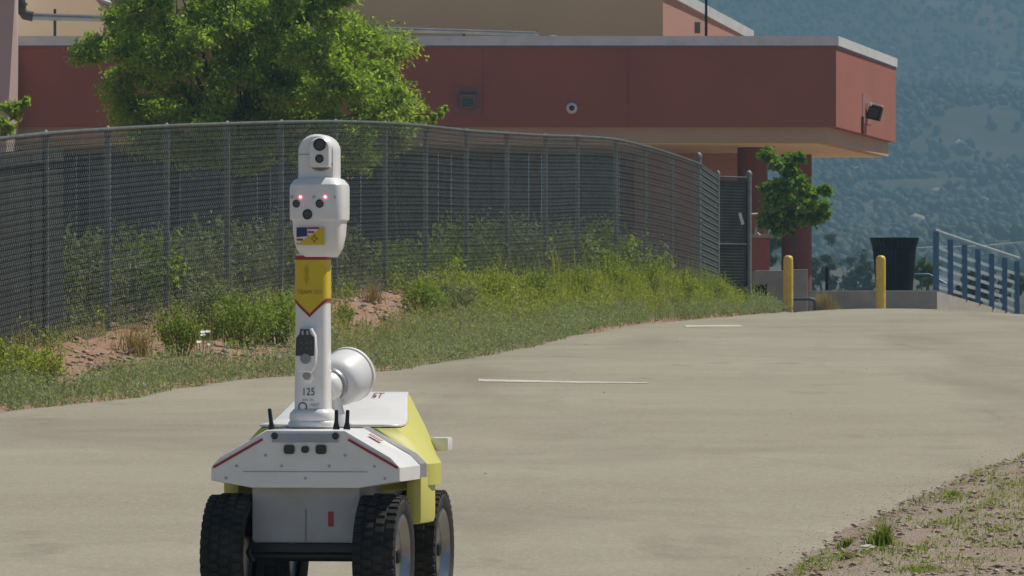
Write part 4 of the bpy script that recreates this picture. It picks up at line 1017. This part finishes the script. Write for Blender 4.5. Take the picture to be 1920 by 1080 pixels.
# yellow body shell
def bsec(y, tx, tz, sx, sz, lo=.46): return [(x, y, z) for x, z in mir([(tx, tz), (tx + (sx - tx) * .5, tz - (tz - sz) * .46), (sx, sz), (sx, lo + .02), (sx - .12, lo)])]
g = MB(); g.loft([bsec(.166, .19, .694, .365, .56), bsec(.20, .262, .695, .385, .56), bsec(.30, .278, .699, .395, .56), bsec(.42, .268, .706, .392, .56), bsec(.56, .244, .754, .368, .56), bsec(.70, .218, .802, .340, .56), bsec(.85, .192, .813, .312, .56), bsec(.96, .172, .798, .29, .56), bsec(1.02, .150, .76, .26, .55)])
body = g.build('body_shell', M['r_yellow'], rob, 30, bev=.005)
# white front deck and white hood panel laid over the shell
def hood_pts():
    out = []
    ys_ = [(.188, .19, .7045), (.192, .235, .705), (.205, .258, .7055), (.23, .273, .706), (.30, .273, .7085), (.38, .266, .7135), (.44, .258, .722), (.49, .249, .738), (.56, .236, .764), (.63, .223, .790), (.70, .210, .812), (.78, .198, .821), (.86, .186, .8235), (.92, .176, .817), (.945, .164, .812), (.957, .145, .809)]
    return ys_
hp = hood_pts(); g = MB()
g.loft([[(-x, y, z - .006), (x, y, z - .006), (x, y, z), (x * .97, y, z + .003), (-x * .97, y, z + .003), (-x, y, z)] for y, x, z in hp]); hood = g.build('hood_panel', M['r_white'], body, 60)
for s_ in (-1, 1):
    MB().box(s_ * .350 - .032, s_ * .350 + .032, .07, .375, .335, .53, .025).build('side_skirt', M['r_yellow'], rob, 40)
    MB().box(s_ * .335 - .035, s_ * .335 + .035, .70, .80, .600, .652, .008).build('side_contact', M['r_white'], rob, 40)
# belly and front axle
MB().box(-.205, .205, -.24, .80, .272, .50, .012).build('belly', M['r_belly'], rob, 40)
MB().box(-.003, .003, -.2435, -.2405, .28, .40).build('panel_seam', M['r_grey'], rob)
MB().box(.085, .105, -.2445, -.2405, .335, .39, .001).build('red_tag', M['r_red'], rob)
MB().box(-.20, .20, -.255, -.22, .238, .271, .006).build('front_beam', M['r_black'], rob, 40)
g = MB(); g.tube([(-.21, -.2, .225), (.21, -.2, .225)], .022, 10); g.build('front_axle', M['r_black'], rob, 60)
g = MB(); g.tube([(-.21, .65, .225), (.21, .65, .225)], .022, 10); g.build('rear_axle', M['r_black'], rob, 60)
for s_ in (-1, 1):
    g = MB(); g.tube([(s_ * .195, -.22, .29), (s_ * .215, -.25, .235), (s_ * .20, -.24, .205)], .012, 6); g.build('shackle', M['r_black'], rob, 60)
# wheels: knobbly tyres on bright dished rims
RW = .226
prof = [(.145, -.062), (.175, -.078), (.205, -.080), (.218, -.066), (RW - .006, -.03), (RW - .004, 0), (RW - .006, .03), (.218, .066), (.205, .080), (.175, .078), (.145, .062)]
RXm = Matrix.Rotation(R(90), 4, 'Y')
g = MB(); g.lathe(prof, 48, RXm, cap=False)
NK = 40
for k in range(NK):
    a = 2 * math.pi * k / NK
    for xx_, w_, sh_ in ((-.060, .030, 0), (-.018, .028, .5), (.022, .028, 0), (.062, .030, .5)):
        Mk = Matrix.Rotation(a + sh_ * 2 * math.pi / NK, 4, 'X')
        rr_ = RW - .014 if abs(xx_) > .05 else RW - .008
        g.box(xx_ - w_ / 2, xx_ + w_ / 2, -.010, .010, rr_ - .004, rr_ + .013, 0, Mk)
tyre_me = None
def wheel(x, y, side):
    global tyre_me, rim_me, hub_me
    e = empty('wheel', (x, y, .226), 0, rob)
    if tyre_me is None:
        t0 = g.build('tyre', M['rubber'], e, 40); tyre_me = t0.data
        r0 = MB().lathe([(.03, .052), (.075, .056), (.115, .046), (.135, .060), (.150, .074), (.156, .072), (.150, .060), (.146, -.05), (.12, -.04)], 40, RXm).build('rim', M['chrome'], e, 40); rim_me = r0.data
        h0 = MB().lathe([(.030, .048), (.028, .060), (.020, .066), (.004, .068)], 20, RXm).build('hub', M['r_black'], e, 40); hub_me = h0.data
    else:
        for nm, me in (('tyre', tyre_me), ('rim', rim_me), ('hub', hub_me)):
            o = bpy.data.objects.new(nm, me); COL.objects.link(o); o.parent = e
    e.rotation_euler = (random.uniform(0, 1), 0, 0) if side > 0 else (random.uniform(0, 1), 0, math.pi)
for s_ in (1, -1):
    wheel(s_ * .286, -.2, s_); wheel(s_ * .286, .65, s_)

# mast
MX = -.02
def rsec(w_, d_, r_, z, cx=MX, cy=0, n=5): return [(x, y, z) for x, y in rrect(w_, d_, r_, n, cx, cy)]
g = MB(); g.loft([rsec(.128, .140, .034, .74), rsec(.124, .136, .034, .90), rsec(.118, .130, .034, 1.35)]); mast = g.build('mast', M['r_white'], rob, 60)
g = MB(); g.loft([rsec(.165, .18, .05, .700), rsec(.175, .19, .055, .712), rsec(.168, .182, .052, .722), rsec(.160, .175, .05, .725), rsec(.166, .18, .052, .735), rsec(.162, .176, .05, .752), rsec(.136, .15, .04, .768)]); collar = g.build('mast_collar', M['r_white'], rob, 60)
# yellow sleeve with red edges, pointed lower hem
def mast_ring(off, n=6): return rrect(.119 + 2 * off, .131 + 2 * off, .034 + off, n, MX, 0)
def sleeve(name, off, zlo, zhi, mat):
    ring = mast_ring(off); g = MB(); vb, vt = [], []
    for (x, y) in ring:
        lo_, hi_ = zlo(x, y), zhi(x, y); k_ = 1 + .045 * (1.35 - (lo_ + hi_) / 2)
        vb.append(g.bm.verts.new((MX + (x - MX) * (1 + .05 * (1.35 - lo_)), y * (1 + .05 * (1.35 - lo_)), lo_))); vt.append(g.bm.verts.new((MX + (x - MX) * (1 + .05 * (1.35 - hi_)), y * (1 + .05 * (1.35 - hi_)), hi_)))
    for i_ in range(len(ring)):
        j = (i_ + 1) % len(ring); g.bm.faces.new((vb[i_], vb[j], vt[j], vt[i_]))
    return g.build(name, mat, mast, 60)
# subdivide the front span so the hem can form a point
_old = rrect
def rrect_front(w_, d_, r_, n=5, cx=0, cy=0):
    pts_ = _old(w_, d_, r_, n, cx, cy); out = []
    for i_, p_ in enumerate(pts_):
        q_ = pts_[(i_ + 1) % len(pts_)]; out.append(p_)
        L_ = math.hypot(q_[0] - p_[0], q_[1] - p_[1])
        if L_ > .02:
            m_n = 6
            for k_ in range(1, m_n): out.append((p_[0] + (q_[0] - p_[0]) * k_ / m_n, p_[1] + (q_[1] - p_[1]) * k_ / m_n))
    return out
rrect = rrect_front
def hem(x, y):
    t_ = min(1, abs(x - MX) / .06); return 1.112 + .058 * t_ if y < 0 else 1.17
sleeve('yellow_sleeve', .0022, hem, lambda x, y: 1.335, M['r_band'])
sleeve('red_hem', .0032, hem, lambda x, y: hem(x, y) + .013, M['r_red'])
sleeve('red_top_band', .0032, lambda x, y: 1.327, lambda x, y: 1.342, M['r_red'])
rrect = _old

def text(name, s, size, mat, loc, parent, rot=(R(90), 0, 0), align='CENTER', ext=.0006, sx=1.0):
    cu = bpy.data.curves.new(name, 'FONT'); cu.body = s; cu.size = size; cu.align_x = align; cu.align_y = 'CENTER'; cu.extrude = ext
    tmp = bpy.data.objects.new(name, cu); COL.objects.link(tmp)
    dg = bpy.context.evaluated_depsgraph_get(); me = bpy.data.meshes.new_from_object(tmp.evaluated_get(dg))
    bpy.data.objects.remove(tmp)
    o = link(name, me, mat, parent); o.location = loc; o.rotation_euler = rot; o.scale = (sx, 1, 1)
    return o
yf = lambda z: -(.065 + .003 * (1.35 - z) / .45 if z > .9 else .068 + .002 * (.9 - z) / .16) - .001
text('lettering', 'TEAM 125', .022, M['r_print_band'], (MX, yf(1.205) - .0042, 1.205), mast, sx=1.05)
# faint emblem above it
g = MB()
for k in range(9):
    z = 1.235 + k * .008; ww = (.006, .012, .016, .012, .010, .012, .016, .013, .006)[k]
    g.box(MX - .012 - ww / 2, MX - .012 + ww / 2, yf(z) - .0036, yf(z) - .0030, z, z + .0078)
g.build('emblem', mk('mast_faint_emblem', (.52,.37,.02), .6), mast)
text('lettering', '125', .040, M['r_print'], (MX - .004, yf(.83) - .0012, .832), mast, sx=.85)
for x0_, x1_ in ((-.028, -.006), (.002, .016)):
    MB().box(MX + x0_, MX + x1_, yf(.80) - .0016, yf(.80) - .0008, .800, .8045).build('small_print', M['r_print_faint'], mast)
g = MB()
for k in range(24):
    a0, a1 = 2 * math.pi * k / 24, 2 * math.pi * (k + 1) / 24
    c0 = Vector((MX - .026, yf(.775) - .0014, .777))
    g.face([c0 + Vector((math.cos(a) * r_, 0, math.sin(a) * r_)) for a, r_ in ((a0, .0125), (a1, .0125), (a1, .0175), (a0, .0175))])
g.build('round_badge', M['r_print'], mast)
text('lettering', 'FAST', .0165, M['r_print_faint'], (MX + .022, yf(.782) - .0012, .783), mast)
MB().box(MX + .002, MX + .042, yf(.77) - .0016, yf(.77) - .0008, .762, .768).build('small_print', M['r_print_faint'], mast)

# call unit on the mast: white moulding, black keypad, round button, lower boss
ym = yf(1.0)
g = MB()
cu_poly = lambda k_: [(MX - .008 + x * k_, z) for x, z in [(-.040, 1.035), (-.026, 1.072), (.022, 1.072), (.036, 1.045), (.040, .98), (.036, .93), (.02, .905), (-.03, .905), (-.044, .935), (-.046, .98)]]
g.loft([[(x, ym + .02, z) for x, z in cu_poly(1.0)], [(x, ym - .016, z) for x, z in cu_poly(1.0)], [(x, ym - .024, .985 + (z - .985) * .94) for x, z in cu_poly(.90)]])
call = g.build('call_unit', M['r_white'], rob, 50, bev=.003)
kp = [(-.036, .99), (-.040, .975), (-.037, 1.038), (-.024, 1.052), (-.022, 1.064), (.012, 1.064), (.014, 1.052), (.030, 1.036), (.028, .972), (.018, .968), (-.030, .966)]
kp = [(-.041, .968), (-.038, 1.036), (-.026, 1.048), (-.022, 1.068), (.012, 1.068), (.016, 1.050), (.031, 1.036), (.030, .968)]
g = MB(); g.prism([(MX - .008 + x, z) for x, z in kp], ym - .026, ym - .0245); g.build('keypad', M['r_dark'], call)
for x_ in (-.013, .005):
    MB().box(MX - .008 + x_ - .004, MX - .008 + x_ + .004, ym - .0272, ym - .0262, 1.046, 1.062, 0).build('indicator', M['r_print_faint'], call)
for i_ in range(3):
    for j in range(2):
        MB().box(MX - .030 + i_ * .019, MX - .022 + i_ * .019, ym - .0268, ym - .0262, .990 + j * .022, 1.0 + j * .022).build('key', M['r_print'], call)
MB().lathe([(.020, .0), (.020, .005), (.017, .008), (.012, .0075)], 24, Matrix.Translation((MX - .010, ym - .0245, .957)) @ RF).build('call_button', mk('button_grey', (.26,.28,.31), .4), call, 40)
MB().lathe([(.026, -.01), (.026, .008), (.022, .012)], 24, Matrix.Translation((MX - .008, ym - .002, .893)) @ RF).build('lower_boss', M['r_white'], rob, 40)
MB().lathe([(.016, .012), (.016, .015), (.012, .0155)], 6, Matrix.Translation((MX - .008, ym - .002, .893)) @ RF).build('boss_badge', mk('badge_grey', (.30,.30,.29), .5), rob, 40)

# head
HX = .0
def hsec(w_, d_, r_, z, cx=HX): return rsec(w_, d_, r_, z, cx, -.005, 6)
g = MB(); g.loft([hsec(.13, .14, .04, 1.338), hsec(.150, .155, .045, 1.350), hsec(.176, .172, .05, 1.372), hsec(.196, .185, .05, 1.42), hsec(.203, .19, .05, 1.474), hsec(.219, .204, .05, 1.478), hsec(.221, .206, .05, 1.50), hsec(.221, .206, .05, 1.596), hsec(.217, .202, .05, 1.608), hsec(.185, .17, .045, 1.628), hsec(.15, .15, .04, 1.634)])
head = g.build('head', M['r_white'], rob, 28); head.scale = (.93, 1, 1); head.location.x = .006
yh = -.005 - .103
CX_ = HX - .006
for x_ in (-.051, .051):
    MB().lathe([(.006, -.004), (.006, .002), (.004, .004)], 14, Matrix.Translation((CX_ + x_, yh, 1.561)) @ RF).build('eye_light', M['led'], head, 60)
    MB().lathe([(.0035, .004), (.003, .0052)], 12, Matrix.Translation((CX_ + x_, yh, 1.561)) @ RF).build('eye_core', M['led_core'], head, 60)
for x_, z_, r_ in ((-.068, 1.536, .0125), (.028, 1.536, .0135), (-.022, 1.496, .0165)):
    MB().lathe([(r_ * 1.2, -.006), (r_ * 1.2, .003), (r_, .006), (r_ * .9, .002)], 20, Matrix.Translation((CX_ + x_, yh, z_)) @ RF).build('face_lens', M['r_dark'], head, 40)
for x_, z_, r_ in ((-.088, 1.561, .005), (.004, 1.561, .006), (.088, 1.561, .005)):
    MB().lathe([(r_, -.012), (r_, .002)], 12, Matrix.Translation((CX_ + x_, yh + (.006 if abs(x_) > .05 else 0), z_)) @ RF).build('small_sensor', M['r_print_faint'], head, 40)
# flag plate: half stars and stripes, half yellow with sun symbol
ff = -.005 - .098
fl = empty('flag_plate', (CX_ - .010, ff - .002, 1.415), 0, head)
def frect(x0_, x1_, z0_, z1_, y_, name, mat): return MB().box(x0_, x1_, y_ - .0008, y_, z0_, z1_).build(name, mat, fl)
frect(-.057, .057, -.033, .033, 0, 'white_field', M['r_white'])
g = MB(); g.prism([(-.057, -.033), (.057, -.033), (.057, .033), (.048, .033)], -.0026, -.0018); g.build('yellow_field', M['r_band'], fl)
def diag(z): return -.057 + .105 * (z + .033) / .066          # x where the diagonal crosses height z
for k in range(5):
    z0_, z1_ = .033 - .0142 * k - .0071, .033 - .0142 * k
    xa = -.012 if z1_ > 0 else -.057; xb = min(diag(z0_), diag(z1_))
    if xb > xa + .003: frect(xa, xb, z0_, z1_, -.0012, 'red_stripe', M['r_red'])
g = MB(); g.prism([(-.057, .033), (-.014, .033), (-.014, max(-.002, .0)), (-.057, -.004)], -.0038, -.0028); g.build('blue_field', M['r_blue'], fl)
zx, zz = .016, -.010
g = MB()
for k in range(16):
    a0, a1 = 2 * math.pi * k / 16, 2 * math.pi * (k + 1) / 16
    g.face([(zx + math.cos(a) * r_, -.0034, zz + math.sin(a) * r_) for a, r_ in ((a0, .0055), (a1, .0055), (a1, .0075), (a0, .0075))])
for k in range(4):
    a = k * math.pi / 2; u = Vector((math.cos(a), 0, math.sin(a))); v_ = Vector((-math.sin(a), 0, math.cos(a)))
    for o_, L_ in ((-.0045, .012), (-.0015, .016), (.0015, .016), (.0045, .012)):
        c0 = Vector((zx, -.0034, zz)) + v_ * o_; g.face([c0 + u * .0075 - v_ * .0007, c0 + u * L_ - v_ * .0007, c0 + u * L_ + v_ * .0007, c0 + u * .0075 + v_ * .0007])
g.build('sun_symbol', M['r_red'], fl)

# pan-tilt camera on top of the head
def arch(w_, z0_, z1_, n=14):
    r_ = w_ / 2; return [(-r_, z0_), (r_, z0_)] + [(r_ * math.cos(a), z1_ - r_ * .86 + r_ * .86 * math.sin(a)) for a in np.linspace(0, math.pi, n)]
g = MB(); pol = arch(.142, 1.630, 1.798)
g.loft([[(x * .90 + .004, -.062, 1.63 + (z - 1.63) * .95) for x, z in pol], [(x + .004, -.048, z) for x, z in pol], [(x + .004, .05, z) for x, z in pol], [(x * .9 + .004, .065, 1.63 + (z - 1.63) * .95) for x, z in pol]])
ptz = g.build('pan_tilt_camera', M['r_white'], rob, 40)
pol = arch(.082, 1.672, 1.784)
g = MB(); g.loft([[(x + .022, -.060, z) for x, z in pol], [(x + .022, -.086, z) for x, z in pol], [(x * .86 + .022, -.095, 1.728 + (z - 1.728) * .9) for x, z in pol]]); hs_ = g.build('lens_housing', M['r_white'], ptz, 40)
MB().lathe([(.024, -.004), (.024, .004), (.020, .007), (.018, .002)], 24, Matrix.Translation((.024, -.094, 1.757)) @ RF).build('main_lens', M['r_dark'], hs_, 40)
MB().lathe([(.016, -.004), (.016, .004), (.013, .006), (.011, .002)], 20, Matrix.Translation((.023, -.094, 1.704)) @ RF).build('lower_lens', M['r_dark'], hs_, 40)
g = MB(); g.tube([(.022 + .040 * math.cos(a), -.066, 1.694 + .030 * math.sin(a)) for a in np.linspace(R(190), R(350), 14)], .006, 6); g.build('yoke_groove', M['r_grey'], ptz, 60)
MB().box(-.0665, -.020, -.0645, -.0625, 1.7205, 1.7225).build('arm_seam', M['r_grey'], ptz)

# horn loudspeaker behind the mast
hb = Vector((.018, .10, .852)); ha = Vector((.045, .19, .045)).normalized()
Mh = Matrix.Translation(hb) @ ha.to_track_quat('Z', 'Y').to_matrix().to_4x4()
horn = MB().lathe([(.012, -.052), (.040, -.050), (.054, -.038), (.058, .0), (.060, .03)], 36, Mh).build('horn_driver', M['r_white'], rob, 60)
MB().lathe([(.0615, .006), (.066, .010), (.068, .022), (.066, .034), (.0615, .037)], 36, Mh, False).build('clamp_ring', mk('clamp_steel', (.42,.42,.44), .35, .6), horn, 60)
MB().lathe([(.064, .034), (.082, .046), (.092, .066), (.097, .10), (.100, .15), (.102, .198), (.098, .198), (.090, .12), (.06, .05)], 40, Mh).build('horn_bell', mk('horn_grey_white', (.72,.715,.72), .42, var=.04), horn, 60)
MB().lathe([(.1025, .186), (.1065, .189), (.1065, .203), (.098, .204)], 40, Mh, False).build('bell_rim', M['r_white'], horn, 40)
MB().lathe([(.006, .0), (.006, .04)], 8, Mh @ Matrix.Translation((.06, -.02, .0)) @ Matrix.Rotation(R(70), 4, 'Y')).build('clamp_screw', M['r_print'], horn, 40)
g = MB(); g.tube([(.036, .13, .70), (.036, .13, .73), (.034, .125, .77), (.032, .11, .83)], [.048, .045, .036, .03], 18); g.build('horn_pedestal', M['r_white'], rob, 60)

# antennas
def antenna(x, y, lean, h_):
    Mx = Matrix.Translation((x, y, .6955)) @ Matrix.Rotation(R(lean), 4, 'Y')
    MB().lathe([(.0135, 0), (.013, .006), (.0085, .024), (.0078, .030), (.0072, h_ - .004), (.005, h_)], 12, Mx).build('antenna', M['r_black'], rob, 60)
antenna(-.122, -.27, -7, .078); antenna(.115, -.24, 1, .072); antenna(.153, -.23, 3, .072)
# red lettering on the hood
text('lettering', 'ST', .075, M['r_red'], (.098, .685, .8145), hood, (R(18), 0, 0), sx=.55)

# ------------------------------------------------------------------ haze over the valley
hz = bpy.data.materials.new('valley_haze'); hz.use_nodes = True; ht = hz.node_tree
for n_ in list(ht.nodes):
    if n_.type == 'BSDF_PRINCIPLED': ht.nodes.remove(n_)
pv = ht.nodes.new('ShaderNodeVolumePrincipled'); pv.inputs['Color'].default_value = (.28, .50, .64, 1); pv.inputs['Density'].default_value = .00066; pv.inputs['Anisotropy'].default_value = 0.0
ht.links.new(pv.outputs[0], ht.nodes['Material Output'].inputs['Volume'])
hzo = MB().box(-6100, 6100, -300, 5300, -4.2, 330).build('haze', hz); tag(hzo, 'thin blue summer haze', kind='stuff')
